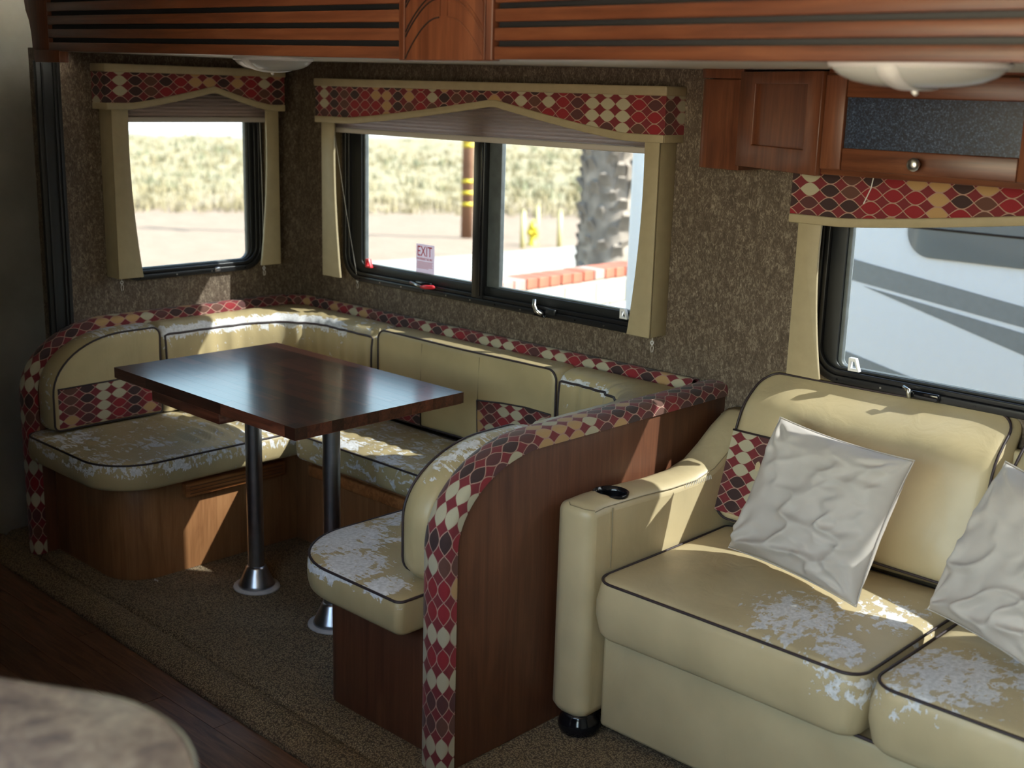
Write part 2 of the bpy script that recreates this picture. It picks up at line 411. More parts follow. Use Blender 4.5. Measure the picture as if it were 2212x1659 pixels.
# padded body with piping: outline extruded along N with rounded rims and a crowned face
class Puff:
    def __init__(s, outline, h, fr, r=.025, crown=.015, bulge=.006, rings=12, wob=0.0, seed=0):
        s.P = [Vector(p) for p in densify(outline, .025)]; s.h = h; s.fr = fr; s.r = r; s.crown = crown
        s.c = sum(s.P, Vector((0, 0)))/len(s.P); s.bulge = bulge; s.rings = rings; s.wob = wob; s.seed = seed; s.warp = None
    def pt(s, p, z):
        o, U, V, N = s.fr
        if s.warp: z = z-s.warp(p.x, p.y)*max(0, min(1, z/s.h))
        return o+U*p.x+V*p.y+N*z
    def top(s, f, p=None):
        return s.h+s.crown*(1-(1-f)**2.6)
    def body(s):
        mb = MB(); n = len(s.P); lv = []
        ins = lambda p, d: p-(p-s.c).normalized()*d
        for f in (1, .6): lv.append([(s.c+(p-s.c)*(1-f)*1.0, 0) for p in s.P])
        lv.append([(ins(p, s.r), 0) for p in s.P])
        for a in (30, 60, 90): lv.append([(ins(p, s.r*(1-math.sin(R(a)))), s.r*(1-math.cos(R(a)))) for p in s.P])
        for q in (.33, .66): lv.append([(ins(p, -s.bulge), s.r+(s.h-2*s.r)*q) for p in s.P])
        for a in (90, 60, 30): lv.append([(ins(p, s.r*(1-math.sin(R(a)))), s.h-s.r*(1-math.cos(R(a)))) for p in s.P])
        for i in range(s.rings):
            f = (i/s.rings)
            row = []
            for p in s.P:
                pe = ins(p, s.r); q = s.c+(pe-s.c)*(1-f); z = s.top(f)
                if s.wob: z += s.wob*mnoise.noise(Vector((q.x*9+s.seed, q.y*9, s.seed)))*min(1, f*4)
                row.append((q, z))
            lv.append(row)
        vs = [s.pt(q, z) for row in lv for q, z in row]; vs.append(s.pt(s.c, s.top(1)))
        fs = []
        for i in range(len(lv)-1):
            for k in range(n):
                l = (k+1) % n; fs.append((i*n+k, i*n+l, (i+1)*n+l, (i+1)*n+k))
        b = (len(lv)-1)*n
        for k in range(n): fs.append((b+k, b+(k+1) % n, len(vs)-1))
        fs.append(tuple(range(n-1, -1, -1)))
        mb.add(vs, fs); return mb
    def pipe(s, rad=.0034, z=None, n=6):
        ins = lambda p, d: p-(p-s.c).normalized()*d
        z = s.h-s.r*.25 if z is None else z
        return MB().tube([s.pt(ins(p, s.r*.18), z) for p in s.P], rad, n, closed=True)
    def surf(s, q, off=0.0):
        # point on the crowned face above plane point q
        q = Vector(q); d = q-s.c; L = d.length
        if L < 1e-6: return s.pt(q, s.top(1)+off)
        dn = d/L; best = 1e9
        n = len(s.P)
        for i in range(n):
            a = s.P[i]-s.c; b = s.P[(i+1) % n]-s.c; e = b-a
            den = dn.x*e.y-dn.y*e.x
            if abs(den) < 1e-9: continue
            t = (a.x*e.y-a.y*e.x)/den; k = (a.x*dn.y-a.y*dn.x)/den
            if t > 0 and -1e-6 <= k <= 1+1e-6: best = min(best, t)
        best = max(best-s.r, 1e-3); f = max(0, 1-L/best)
        return s.pt(q, s.top(f)+off)

# ================================================================== SETTING
def struct(name, mb, mat, parent=None, bev=0, label=None):
    o = mb.obj(name, mat, parent, bev=bev)
    if parent is None: o['kind'] = 'structure'
    if label: o['label'] = label
    return o
ZC = lambda x: 1.692 - .0065*x                      # the slide-out roof droops a little to the right
# back wall with openings for windows 2 and 3
def wall_with_holes(u0, u1, z0, z1, holes, place, thick):
    mb = MB(); xs = u0
    for (a, b, c, d) in sorted(holes):
        mb.box(*place(xs, a, z0, z1, thick)); mb.box(*place(a, b, z0, c, thick)); mb.box(*place(a, b, d, z1, thick)); xs = b
    mb.box(*place(xs, u1, z0, z1, thick)); return mb
W2 = (.29, 1.80, .893, 1.60); W3 = (2.295, 3.62, .87, 1.385)
def back_place(a, b, c, d, t): return (a, 0, c), (b, t, d)
def left_place(a, b, c, d, t): return (-t, a, c), (0, b, d)
struct('wall_back', wall_with_holes(-.05, 3.95, -.06, 1.75, [(W2[0]+.03, W2[1]-.03, W2[2]+.03, W2[3]-.03), (W3[0]+.03, W3[1]-.03, W3[2]+.03, W3[3]-.03)], back_place, .05), 'wallpaper')
W1 = (-.80, -.178, .912, 1.53)
struct('wall_left', wall_with_holes(-1.04, 0, -.06, 1.70, [(W1[0]+.03, W1[1]-.03, W1[2]+.03, W1[3]-.03)], left_place, .05), 'wallpaper')
struct('wall_slide_right', MB().box((3.95, -1.05, -.06), (4.0, .05, 1.75)), 'wallpaper')
# slide ceiling, main ceiling, header closing the step between them
mb = MB(); cpl = [(-.05, .05), (3.98, .05), (3.98, -1.13), (.20, -1.13), (.20, -.93), (-.05, -.93)]
mb.add([(x, y, ZC(x)) for x, y in cpl]+[(x, y, 1.75) for x, y in cpl], [(0, 1, 2, 3, 4, 5), (11, 10, 9, 8, 7, 6)]+[(k, (k+1) % 6, 6+(k+1) % 6, 6+k) for k in range(6)])
struct('ceiling_slide', mb, 'ceiling_panel')
struct('ceiling', MB().box((-.32, -3.55, 2.10), (5.3, -.84, 2.16)), 'ceiling_panel')
struct('wall_header', MB().box((.17, -1.124, 1.70), (5.3, -1.095, 2.12)), 'ceiling_panel')
struct('wall_header_left', MB().box((-.31, -.91, 1.69), (.40, -.87, 2.15)), 'grey_wall')
struct('wall_bulkhead', MB().box((-.31, -3.55, -.09), (-.255, -.86, 2.15)), 'grey_wall')
struct('wall_slide_jamb', MB().box((-.31, -.90, -.09), (-.05, -.86, 2.15)), 'grey_wall')
struct('wall_right', MB().box((5.2, -3.55, -.09), (5.25, -1.05, 2.15)), 'grey_wall')
struct('wall_right_jamb', MB().box((4.0, -1.13, -.09), (5.25, -1.05, 2.15)), 'grey_wall')
struct('wall_occluder', MB().box((.9, -3.5, -.05), (1.72, -2.30, 2.10)), 'ply_dark')  # unseen block added to keep window light off the left bench
struct('wall_front', wall_with_holes(-.3, 5.25, -.09, 2.15, [(2.00, 4.10, .50, 1.95)], lambda a, b, c, d, t: ((a, -3.5-t, c), (b, -3.5, d)), .05), 'grey_wall')
# floor: boards laid along the coach, each a plank
fl = struct('floor', MB().box((-.3, -3.55, -.14), (5.25, -.86, -.0485)), 'black_rubber')
pm = {}
def plank_mesh(L, w=.118):
    if (L, w) not in pm: pm[(L, w)] = MB().box((.001, .0008, 0), (L-.001, w-.0008, .004)).mesh('plank')
    return pm[(L, w)]
y = -1.22; row = 0
while y > -3.2:
    x = -.25-[0, .55, .28, .83, .1, .66, .4][row % 7]*.9
    while x < 4.6:
        L = [.9, .75, 1.0][(row*2+int(x*3)) % 3]; x1 = min(x+L, 4.6); xa = max(x, -.25)
        if x1-xa > .1:
            o = link('plank', plank_mesh(round(x1-xa, 3)), None, fl)
            if not o.data.materials: o.data.materials.append(M['vinyl_plank'])
            o.location = (xa, y-.118, -.0485)
        x += L
    y -= .118; row += 1
# carpet of the slide with its rolled front lip
mb = MB()
prof = [(.02, -.04), (.02, 0), (-.5, 0), (-1.08, 0), (-1.125, .0), (-1.138, -.008), (-1.146, -.019), (-1.154, -.008), (-1.17, -.001), (-1.20, -.004), (-1.225, -.014), (-1.243, -.030), (-1.248, -.046), (-1.24, -.049)]
xs = [-.25+i*.1 for i in range(43)]
vs = []
for x in xs:
    for (yy, z) in prof:
        k = 0 if yy > -1.1 else 1
        vs.append((x, yy-k*.030*(x/2.0) if yy < -1.1 else yy, z))
n = len(prof); fs = [(i*n+j, i*n+j+1, (i+1)*n+j+1, (i+1)*n+j) for i in range(len(xs)-1) for j in range(n-1)]
mb.add(vs, fs)
struct('floor_carpet', mb, 'carpet', label='brown speckled carpet of the slide-out with a rolled front lip')
bpy.data.objects['floor_carpet'].data.polygons.foreach_set('use_smooth', [True]*len(fs))
# black gasket beside the slide's left wall: ribs run its height
tr = MB().box((-.015, -1.044, .0), (.004, -.960, 1.66)).obj('trim_1', 'black_rubber', bev=.003); tr['kind'] = 'structure'
tr['label'] = 'black rubber seal strip at the left edge of the slide-out'
for yy in (-1.025, -.985, -.972):
    MB().box((.003, yy-.003, 0), (.010, yy+.003, 1.66)).obj('rib', 'black_frame', tr)
# wooden fascia across the slide opening
FY = -1.145
fas = thing('trim_2', None, None, (1.9, FY, 1.75)); fas['kind'] = 'structure'
fas['label'] = 'long slatted cherry wood fascia across the top of the slide-out'
def fz(x): return 1.667 + (.011*(1.93-x) if x < 1.93 else -.000*(x-2.17))
def board(x0, x1, z0, z1, name='slat', y0=FY, th=.02, mat='cherry_x', b=.002, parent=fas):
    mb = MB(); a = fz(x0)-1.667; c = fz(x1)-1.667
    mb.add([(x0, y0, z0+a), (x1, y0, z0+c), (x1, y0+th, z0+c), (x0, y0+th, z0+a), (x0, y0, z1+a), (x1, y0, z1+c), (x1, y0+th, z1+c), (x0, y0+th, z1+a)],
           [(3, 2, 1, 0), (4, 5, 6, 7), (0, 1, 5, 4), (1, 2, 6, 5), (2, 3, 7, 6), (3, 0, 4, 7)])
    return mb.obj(name, mat, parent, bev=b)
for (x0, x1) in ((.30, 1.905), (2.185, 3.98)):
    q = .0275 if x0 < 1 else .0235
    z = 1.667
    g = .0125 if x0 < 1 else .0115
    hgt = .0255 if x0 < 1 else .0245
    for k in range(8):
        board(x0+(.08 if False else 0), x1, z, z+hgt)
        z += hgt+g
    board(x0-.006, x1+.006, 1.670, z-.01, 'backing', FY+.014, .008, 'black_rubber', 0)
# solid left end block with a stepped, curved outer edge and the square bracket below it
poly = [(.165, 1.99), (.165, 1.835), (.172, 1.805), (.19, 1.775), (.20, 1.74), (.205, 1.688), (.31, 1.688), (.31, 1.99)]
MB().prism([(a, b) for a, b in poly], ident((0, FY-.001, 0)), -.03).obj('end_block', 'cherry', fas, bev=.002)
MB().prism([(.212, 1.652), (.372, 1.652), (.372, 1.69), (.212, 1.69)], ident((0, FY, 0)), -.03).obj('bracket', 'cherry', fas, bev=.002)
# centre plaque with raised leaf-like arcs
cp = MB().box((1.905, FY-.006, 1.664), (2.185, FY+.02, 1.99)).obj('centre_plaque', 'cherry', fas, bev=.003)
for s in (1.925, 2.165): MB().box((s-.003, FY-.010, 1.666), (s+.003, FY-.004, 1.99)).obj('bead', 'cherry', cp, bev=.001)
for k, (zz, hh) in enumerate(((1.668, .082), (1.712, .075), (1.722, .075), (1.772, .07), (1.781, .07))):
    for sg in (-1, 1):
        pts = []
        for i in range(13):
            a = i/12; pts.append((2.045+sg*(.014+.103*a), FY-.0065, zz+hh*math.cos(a*PI/2)**.9))
        MB().tube(pts, .0016, 5).obj('arc', 'black_rubber' if sg < 0 else 'cherry', cp)
for s in (2.034, 2.056): MB().box((s-.0012, FY-.0085, 1.752), (s+.0012, FY-.005, 1.99)).obj('stem', 'cherry', cp)

# ------------------------------------------------------------------ windows
def window(n, fr, outer, inner, r, label, mullion=None):
    # fr local frame: u along wall, v up, N into the room
    o, U, V, N = fr
    w = bpy.data.objects.new('window_%d' % n, None); w.location = o; w.empty_display_size = .1; COL.objects.link(w)
    w['kind'] = 'structure'; w['label'] = label
    def sub(off): return (o+N*off, U, V, N)
    A = rrect(outer[0], outer[1], outer[2], outer[3], r, 10); k = r-.028
    steps = [(0, .0, .014), (.018, .002, .010), (.034, -.006, .006)]
    prev = A
    ring = MB()
    dI = inner[0]-outer[0]; bI = max(inner[1]-outer[1], .040)
    def inset(d):
        e = d if d <= .034 else .034+(d-.034)*(bI-.034)/(dI-.034)
        return rrect(outer[0]+d, outer[1]+e, outer[2]-d, outer[3]-e, max(r-d, .02), 10)
    ring_mesh(ring, A, inset(.020), sub(0), .016)
    ring_mesh(ring, inset(.020), inset(.034), sub(-.03), .040)
    f = ring.obj('frame', 'black_frame', w, bev=.0025)
    din = inner[0]-outer[0]
    sash = MB(); ring_mesh(sash, inset(.034), inset(max(din-.006, .038)), sub(-.022), .022)
    sash.obj('sash', 'black_rubber', w, bev=.002)
    s2 = MB(); ring_mesh(s2, inset(max(din-.008, .040)), inset(din+.004), sub(-.028), .018)
    s2.obj('pane_seal', 'sash_grey', w, bev=.0015)
    MB().prism(rrect(inner[0]-.01, inner[1]-.01, inner[2]+.01, inner[3]+.01, .05, 6), sub(-.022), -.003).obj('pane', 'glass', w)
    # screws along the bottom flange
    nn = int((outer[2]-outer[0]-2*r)/.115)
    for i in range(nn+1):
        u = outer[0]+r+(outer[2]-outer[0]-2*r)*i/nn
        p = o+U*u+V*(outer[1]+.010)+N*.016
        m = MB().tube([p, p+N*.0018], .0028, 8); m.obj('screw', 'nickel' if i % 3 else 'black_gloss', f)
    if mullion:
        a, b, c = mullion
        MB().prism([(a, outer[1]+.02), (b, outer[1]+.02), (b, outer[3]-.02), (a, outer[3]-.02)], sub(-.030), .046).obj('mullion', 'black_frame', w, bev=.003)
        MB().prism([(b-.014, outer[1]+.03), (b-.008, outer[1]+.03), (b-.008, outer[3]-.02), (b-.014, outer[3]-.02)], sub(.010), .008).obj('mullion_rib', 'black_gloss', w, bev=.001)
        MB().prism([(b, inner[1]-.015), (c, inner[1]-.015), (c, inner[3]+.015), (b, inner[3]+.015)], sub(-.028), .020).obj('sash_stile', 'sash_grey', w, bev=.002)
    return w
FB = ident((0, 0, 0)); FL = ident((0, 0, 0), (0, 1, 0), (0, 0, 1), (1, 0, 0))
w1 = window(1, FL, (W1[0], W1[2], W1[1], W1[3]), (W1[0]+.056, .950, W1[1]-.056, 1.48), .09, 'window in the left end wall of the dinette with a black rounded frame')
w2 = window(2, FB, (W2[0], W2[2], W2[1], W2[3]), (W2[0]+.100, .958, W2[1]-.10, 1.54), .10, 'wide sliding window behind the dinette with an EXIT sticker', (.990, 1.040, 1.098))
w3 = window(3, FB, (W3[0], W3[2], W3[1], W3[3]), (W3[0]+.085, .912, W3[1]-.085, 1.345), .095, 'window behind the sofa facing the neighbouring trailer')
# small fittings
def poly_plate(name, pts, fr, d, mat, parent, bev=.001): return MB().prism(pts, fr, d).obj(name, mat, parent, bev=bev)
f2 = (Vector((0, -.017, 0)), FB[1], FB[2], FB[3])
# red emergency release lever, black catch, clips
MB().tube([(.690, -.026, .927), (.735, -.032, .922), (.765, -.030, .920)], [.006, .005, .004], 8).obj('lever_arm', 'nickel', w2, True)
MB().tube([(.752, -.032, .920), (.775, -.034, .922), (.815, -.032, .926), (.822, -.031, .927)], [.005, .0075, .0075, .003], 10).obj('release_lever', 'red_plastic', w2, True)['label'] = 'red release lever'
MB().box((.715, -.026, .922), (.795, -.016, .936)).obj('lever_mount', 'black_gloss', w2, bev=.003)
pts = [(1.318+.018*math.cos(a), -.032, .905+.040+.034*math.sin(a)) for a in [R(x) for x in range(200, 300, 12)]]
MB().tube([(1.302, -.034, .950), (1.306, -.040, .930), (1.318, -.042, .914), (1.338, -.038, .905)], [.006, .007, .007, .006], 8).obj('catch', 'nickel', w2, True)['label'] = 'curved silver catch'
MB().prism([(1.288, .895), (1.345, .893), (1.33, .915), (1.305, .92)], f2, .012).obj('catch_mount', 'black_gloss', w2, bev=.003)
MB().box((1.345, -.028, .905), (1.385, -.016, .925)).obj('lock_body', 'black_rubber', w2, bev=.003)
def clip(u, v, par, mat, s=1.0):
    mb = MB(); A = [(u, v), (u+.030*s, v), (u+.026*s, v+.010*s), (u+.018*s, v+.032*s), (u, v+.032*s)]; c = (u+.013*s, v+.014*s)
    B = [(c[0]+(p[0]-c[0])*.55, c[1]+(p[1]-c[1])*.55) for p in A]
    ring_mesh(mb, A, B, (Vector((0, -.002, 0)), FB[1], FB[2], FB[3]), .014); return mb.obj('drain_clip', mat, par, bev=.001)
clip(1.640, .935, w2, 'white_plastic')['label'] = 'small white clip'
clip(.425, .950, w2, 'red_plastic')['label'] = 'small red clip'
clip(2.418, .909, w3, 'white_plastic', 1.1)['label'] = 'small white clip'
MB().tube([(2.585, -.030, .898), (2.602, -.036, .893), (2.606, -.036, .873)], [.005, .006, .005], 8).obj('catch', 'nickel', w3, True)
MB().box((2.60, -.030, .872), (2.68, -.016, .893)).obj('catch_mount', 'black_gloss', w3, bev=.004)
for (yy) in (-.405, -.385): pass
MB().box((.010, -.402, .918), (.020, -.378, .934)).obj('latch', 'chrome', w1, bev=.003)['label'] = 'small silver latch'
MB().box((.245, -.012, .918), (.268, -.001, .945)).obj('wall_bracket', 'black_gloss', w2, bev=.002)
# EXIT sticker
sx, sz, sy = .668, .958, .020
st = MB().box((sx, sy, sz), (sx+.096, sy+.001, sz+.105)).obj('exit_sticker', 'sticker_white', w2)
st['label'] = 'white sticker reading EXIT in red'
def text(body, size, loc, mat, parent, name='lettering', cond=.8):
    cu = bpy.data.curves.new('txt', 'FONT'); cu.body = body; cu.size = size; cu.extrude = .0002; cu.resolution_u = 3
    o = bpy.data.objects.new('txt', cu); COL.objects.link(o); bpy.context.view_layer.update()
    me = bpy.data.meshes.new_from_object(o.evaluated_get(bpy.context.evaluated_depsgraph_get())); bpy.data.objects.remove(o)
    me.transform(Matrix.Translation(loc) @ Matrix.Rotation(PI/2, 4, 'X') @ Matrix.Diagonal((cond, 1, 1, 1)))
    return link(name, me, mat, parent)
text('EXIT', .052, (sx+.005, sy-.0006, sz+.062), 'sticker_red', st, cond=.74)
text('FOR EMERGENCY USE ONLY', .0115, (sx+.004, sy-.0006, sz+.048), 'sticker_red', st, cond=.56)
for k in range(6): MB().box((sx+.005, sy-.0006, sz+.040-k*.0045), (sx+.088-(.02 if k == 5 else 0)-.003*(k % 2), sy-.0002, sz+.0415-k*.0045)).obj('text_line', 'sticker_red', st)

# ------------------------------------------------------------------ window valances, shades
def valance(loc, fr, width, zt, zb, zleg, amp, peak, label, d=.092, legs=(.105, .075), legin=(.045, .012)):
    o, U, V, N = fr
    t = thing('window_valance', label, 'valance', loc, None)
    def sub(e): return (o+N*e, U, V, N)
    def rise(u):
        s = abs(u-peak*width)/((peak*width if u < peak*width else (1-peak)*width))/.80
        return amp*max(0, 1-s)**1.22 if s < 1 else 0
    n = 48; us = [width*i/n for i in range(n+1)]
    bot = [(u, zb+.020+rise(u)) for u in us]
    # fabric band: front panel plus returns to the wall
    mb = MB(); ins = .003
    vs = []; uvs = []; fs = []
    path = [(-0.0, 0.0)]+[(u, d) for u in us]+[(width, 0.0)]
    acc = 0; last = None
    for (u, e) in path:
        if last: acc += math.hypot(u-last[0], e-last[1])
        last = (u, e)
        zz = zb+.020+rise(min(max(u, 0), width)); P = o+U*u+N*e
        for z in (zz, zt-.004): vs.append(P+V*z); uvs.append((acc, z-zt))
    m = len(path)
    for i in range(m-1): fs.append((2*i, 2*i+2, 2*i+3, 2*i+1))
    mb.add(vs, fs, uvs)
    fb = mb.obj('fabric_band', 'ogee', t); sd = fb.modifiers.new('thick', 'SOLIDIFY'); sd.thickness = .006; sd.offset = -1
    # top roll
    mb = MB(); q = .010
    for (a, b, c0, c1) in ((-.004, width+.004, d-.004, d+.006), (-.004, .006, 0, d), (width-.006, width+.004, 0, d)):
        x0 = o+U*a+N*c0+V*(zt-.024); x1 = o+U*b+N*c1+V*(zt+.003)
        mb.box(tuple(min(x0[k], x1[k]) for k in range(3)), tuple(max(x0[k], x1[k]) for k in range(3)))
    mb.obj('top_roll', 'vinyl_tan', t, bev=.004)
    x0 = o+V*(zt-.006); x1 = o+U*width+N*d+V*(zt-.001)
    MB().box(tuple(min(x0[k], x1[k]) for k in range(3)), tuple(max(x0[k], x1[k]) for k in range(3))).obj('top_board', 'vinyl_tan', t)
    # lower border following the curve
    poly = [(u, zb+rise(u)) for u in us]+[(u, zb+.023+rise(u)) for u in reversed(us)]
    MB().prism([(a-.0, b) for a, b in poly], sub(d-.004), .010).obj('lower_border', 'vinyl_tan', t, bev=.003)
    for uu in (-.001, width-.008):
        mb = MB(); x0 = o+U*uu+V*zb; x1 = o+U*(uu+.009)+N*d+V*(zb+.023)
        mb.box(tuple(min(x0[k], x1[k]) for k in range(3)), tuple(max(x0[k], x1[k]) for k in range(3)))
        mb.obj('border_return', 'vinyl_tan', t, bev=.002)
    # side legs: front flap with hollow inner edge, return to the wall
    for side in (0, 1):
        wd = legs[side]; a = .022
        hz = [zleg+(zb+.02-zleg)*k/14 for k in range(15)]
        def inner(z):
            s = (z-zleg)/(zb-zleg); return wd-.034*math.sin(min(1, s)*PI*.62+.0)**.9*(1.0) if s > 0 else wd
        pl = [(a, z) for z in (zleg, zb+.02)] ; edge = [(a+inner(z), z) for z in reversed(hz)]
        pl = [(a, zleg), (a, zb+.02)]+edge
        if side: pl = [(width-p[0], p[1]) for p in pl]
        lg = MB().prism(pl, sub(d-.018), .010).obj('side_leg', 'vinyl_tan', t, bev=.002)
        uu = a if not side else width-a
        x0 = o+U*uu+V*zleg; x1 = o+U*(uu+(.009 if not side else -.009))+N*(d-.012)+V*(zb+.02)
        MB().box(tuple(min(x0[k], x1[k]) for k in range(3)), tuple(max(x0[k], x1[k]) for k in range(3))).obj('leg_return', 'vinyl_tan', lg, bev=.002)
    return t
def shade(loc, fr, u0, u1, ztop, zbot, label, cords, e=.048):
    o, U, V, N = fr
    t = thing('pleated_shade', label, 'shade', loc)
    mb = MB(); n = int((ztop-zbot)/.0065); vs = []; fs = []
    for i in range(n+1):
        z = zbot+.016+(ztop-zbot-.016)*i/n
        for u in (u0, u1): vs.append(o+U*u+N*(e+(.010 if i % 2 else -.006))+V*z)
    for i in range(n): fs.append((2*i, 2*i+1, 2*i+3, 2*i+2))
    mb.add(vs, fs); mb.obj('pleats', 'shade', t)
    x0 = o+U*u0+N*(e-.010)+V*zbot; x1 = o+U*u1+N*(e+.014)+V*(zbot+.018)
    MB().box(tuple(min(x0[k], x1[k]) for k in range(3)), tuple(max(x0[k], x1[k]) for k in range(3))).obj('bottom_rail', 'shade_rail', t, bev=.003)
    for (ua, ub, zb_, ee) in cords:
        P0 = o+U*ua+N*e+V*zbot; P1 = o+U*ub+N*ee+V*(zb_)
        c = MB().tube([P0, P0.lerp(P1, .5)+N*.003, P1], .0009, 5).obj('tension_cord', 'cord', t)
        rg = MB(); q = [P1+V*(-.006)+(U*math.cos(a)+V*math.sin(a))*.0048 for a in [2*PI*k/14 for k in range(14)]]
        rg.tube(q, .0020, 6, closed=True).obj('cord_ring', 'pale_ring', c, True)
        tl = MB()
        tl.tube([P1+V*-.010, P1+V*-.020+U*.006, P1+V*-.034+U*.004], .0008, 5); tl.tube([P1+V*-.010, P1+V*-.022-U*.004, P1+V*-.036+U*-.001], .0008, 5)
        tl.obj('cord_tail', 'cord', c)
    return t
F2 = (Vector((.232, 0, 0)), FB[1], FB[2], FB[3])
valance((1.03, 0, 1.62), F2, 1.598, 1.628, 1.474, .907, .082, .575, 'patterned valance over the wide dinette window, with tan side legs', legs=(.105, .085))
shade((1.03, 0, 1.5), F2, .008, 1.575, 1.60, 1.440, 'pleated mauve shade pulled up under the wide dinette window valance', [(.055, .140, .898, .010), (1.562, 1.560, .893, .045)])
F1 = (Vector((0, -.851, .0)), FL[1], FL[2], FL[3])
valance((0, -.49, 1.65), F1, .722, 1.655, 1.508, .935, .062, .58, 'patterned valance over the small window in the left end wall', legs=(.095, .088))
shade((0, -.49, 1.5), F1, .05, .68, 1.63, 1.466, 'pleated mauve shade pulled up in the left end window', [(.06, .055, .922, .04), (.640, .645, .925, .05)])
F3 = (Vector((2.252, 0, 0)), FB[1], FB[2], FB[3])
valance((2.93, 0, 1.42), F3, 1.40, 1.466, 1.292, .885, .058, .5, 'patterned valance over the sofa window under the wall cabinet', legs=(.100, .09))
t = MB().tube([(2.580, -.285, 1.44), (2.577, -.288, 1.41), (2.566, -.296, 1.374)], .0012, 6).obj('loose_cord', 'cord')
tag(t, 'thin white cord dangling in front of the sofa window valance', 'cord')

# ================================================================== DINETTE BOOTH
def Hs(y, yend, top=.788, drop=.225, ry=.31):
    s = yend+ry                                   # where the shoulder starts
    if y > s: return top
    q = min(1, (s-y)/ry); return top-drop*(1-math.sqrt(max(0, 1-q*q)))
booth = thing('dinette_booth', 'U-shaped wooden dinette booth shell with patterned fabric edging', 'booth', (1, -.5, 0))
def side_outline(yend, z0=0.0, pull=0.0):
    s = yend+.31; pts = [(0.0, z0), (0.0, .788-pull)]
    for k in range(17):
        a = PI/2*k/16; pts.append((s-.31*math.sin(a)*(1-pull/.31), .788-.225+(.225-pull)*math.cos(a)))
    pts.append((yend+pull, z0)); return pts
FX = lambda x: (Vector((x, 0, 0)), Vector((0, 1, 0)), Vector((0, 0, 1)), Vector((1, 0, 0)))
YR, YL = -1.105, -1.160
MB().prism(side_outline(YR, 0, .012), FX(1.962), .072).obj('side_panel', 'ply_dark', booth, bev=.003)['label'] = 'wooden side panel beside the sofa'
MB().prism(side_outline(YL, 0, .012), FX(-.004), .050).obj('side_panel', 'ply_dark', booth, bev=.003)
# bench bases
def base(poly, name='base_panel'):
    return MB().prism(poly, (Vector((0, 0, 0)), Vector((1, 0, 0)), Vector((0, 1, 0)), Vector((0, 0, 1))), .351).obj(name, 'ply', booth, bev=.002)
base(fillet([(.046, -1.083), (.50, -1.083), (.50, -.06), (.046, -.06)], [0, .13, 0, 0], 12))['label'] = 'curved plywood base of the left bench'
base([(.50, -.40), (1.52, -.40), (1.52, -.06), (.50, -.06)])
o = base(fillet([(1.52, -1.068), (1.962, -1.068), (1.962, -.06), (1.52, -.06)], [.06, 0, 0, 0], 8)); o.data.materials.clear(); o.data.materials.append(M['ply_dark'])
# ledger rails that carry the lowered table
def rail(a, b, name='ledger_rail'):
    return MB().box(a, b).obj(name, 'orange_rail', booth, bev=.006)
rl = rail((.500, -.868, .262), (.532, -.468, .312))
for zz in (.275, .287, .299): MB().box((.5315, -.855, zz-.0012), (.5335, -.48, zz+.0012)).obj('groove', 'ply_dark', rl)
rl = rail((.600, -.424, .262), (1.42, -.400, .304))
rail((1.490, -.868, .262), (1.520, -.468, .306))
# patterned fabric edging: padded band swept along the shell
def band(path, wid, dome=.010, edge=.026, uoff=0.0, name='fabric_edging'):
    # path: list of (P, across, normal)
    cs = [(-wid/2, -edge), (-wid/2, -.004), (-wid/2+.006, dome*.55), (-wid/4, dome), (0, dome*1.1), (wid/4, dome), (wid/2-.006, dome*.55), (wid/2, -.004), (wid/2, -edge)]
    va = [0]
    for i in range(1, len(cs)): va.append(va[-1]+math.hypot(cs[i][0]-cs[i-1][0], cs[i][1]-cs[i-1][1]))
    mb = MB(); vs = []; uv = []; u = uoff; m = len(cs)
    for i, (P, A, Nn) in enumerate(path):
        if i: u += (P-path[i-1][0]).length
        for (a, b), vv in zip(cs, va): vs.append(P+A*a+Nn*b); uv.append((u, vv-va[-1]/2+.017))
    fs = []
    for i in range(len(path)-1):
        for k in range(m-1): fs.append((i*m+k, i*m+k+1, (i+1)*m+k+1, (i+1)*m+k))
    mb.add(vs, fs, uv); return mb.obj(name, 'ogee', booth, True)
def side_band(xc, yend, wid, y0):
    P = []; X = Vector((1, 0, 0)); s = yend+.31
    y = y0
    while y > s: P.append((Vector((xc, y, .790)), X, Vector((0, 0, 1)))); y -= .03
    for k in range(21):
        a = PI/2*k/20; nrm = Vector((0, -math.sin(a)/.31, math.cos(a)/.225)).normalized()
        P.append((Vector((xc, s-.31*math.sin(a), .565+.225*math.cos(a))), X, nrm))
    z = .53
    while z > -.005: P.append((Vector((xc, yend, z)), X, Vector((0, -1, 0)))); z -= .03
    P.append((Vector((xc, yend, .002)), X, Vector((0, -1, 0))))
    return P
band(side_band(1.998, YR, .086, -.002), .086, .012)
band(side_band(.021, YL, .062, -.10), .062, .012, .030)
pts = [(.021, -.10)]+[(.09-.069*math.cos(a), -.09+.069*math.sin(a)) for a in [PI/2*k/8 for k in range(9)]]+[(.14+i*.05, -.021) for i in range(37)]
P = []
for i, p in enumerate(pts):
    a = Vector(pts[max(i-1, 0)]); b = Vector(pts[min(i+1, len(pts)-1)]); tg = (b-a).normalized()
    P.append((Vector((p[0], p[1], .790)), Vector((-tg.y, tg.x, 0)), Vector((0, 0, 1))))
band(P, .042, .008, .030, .31)

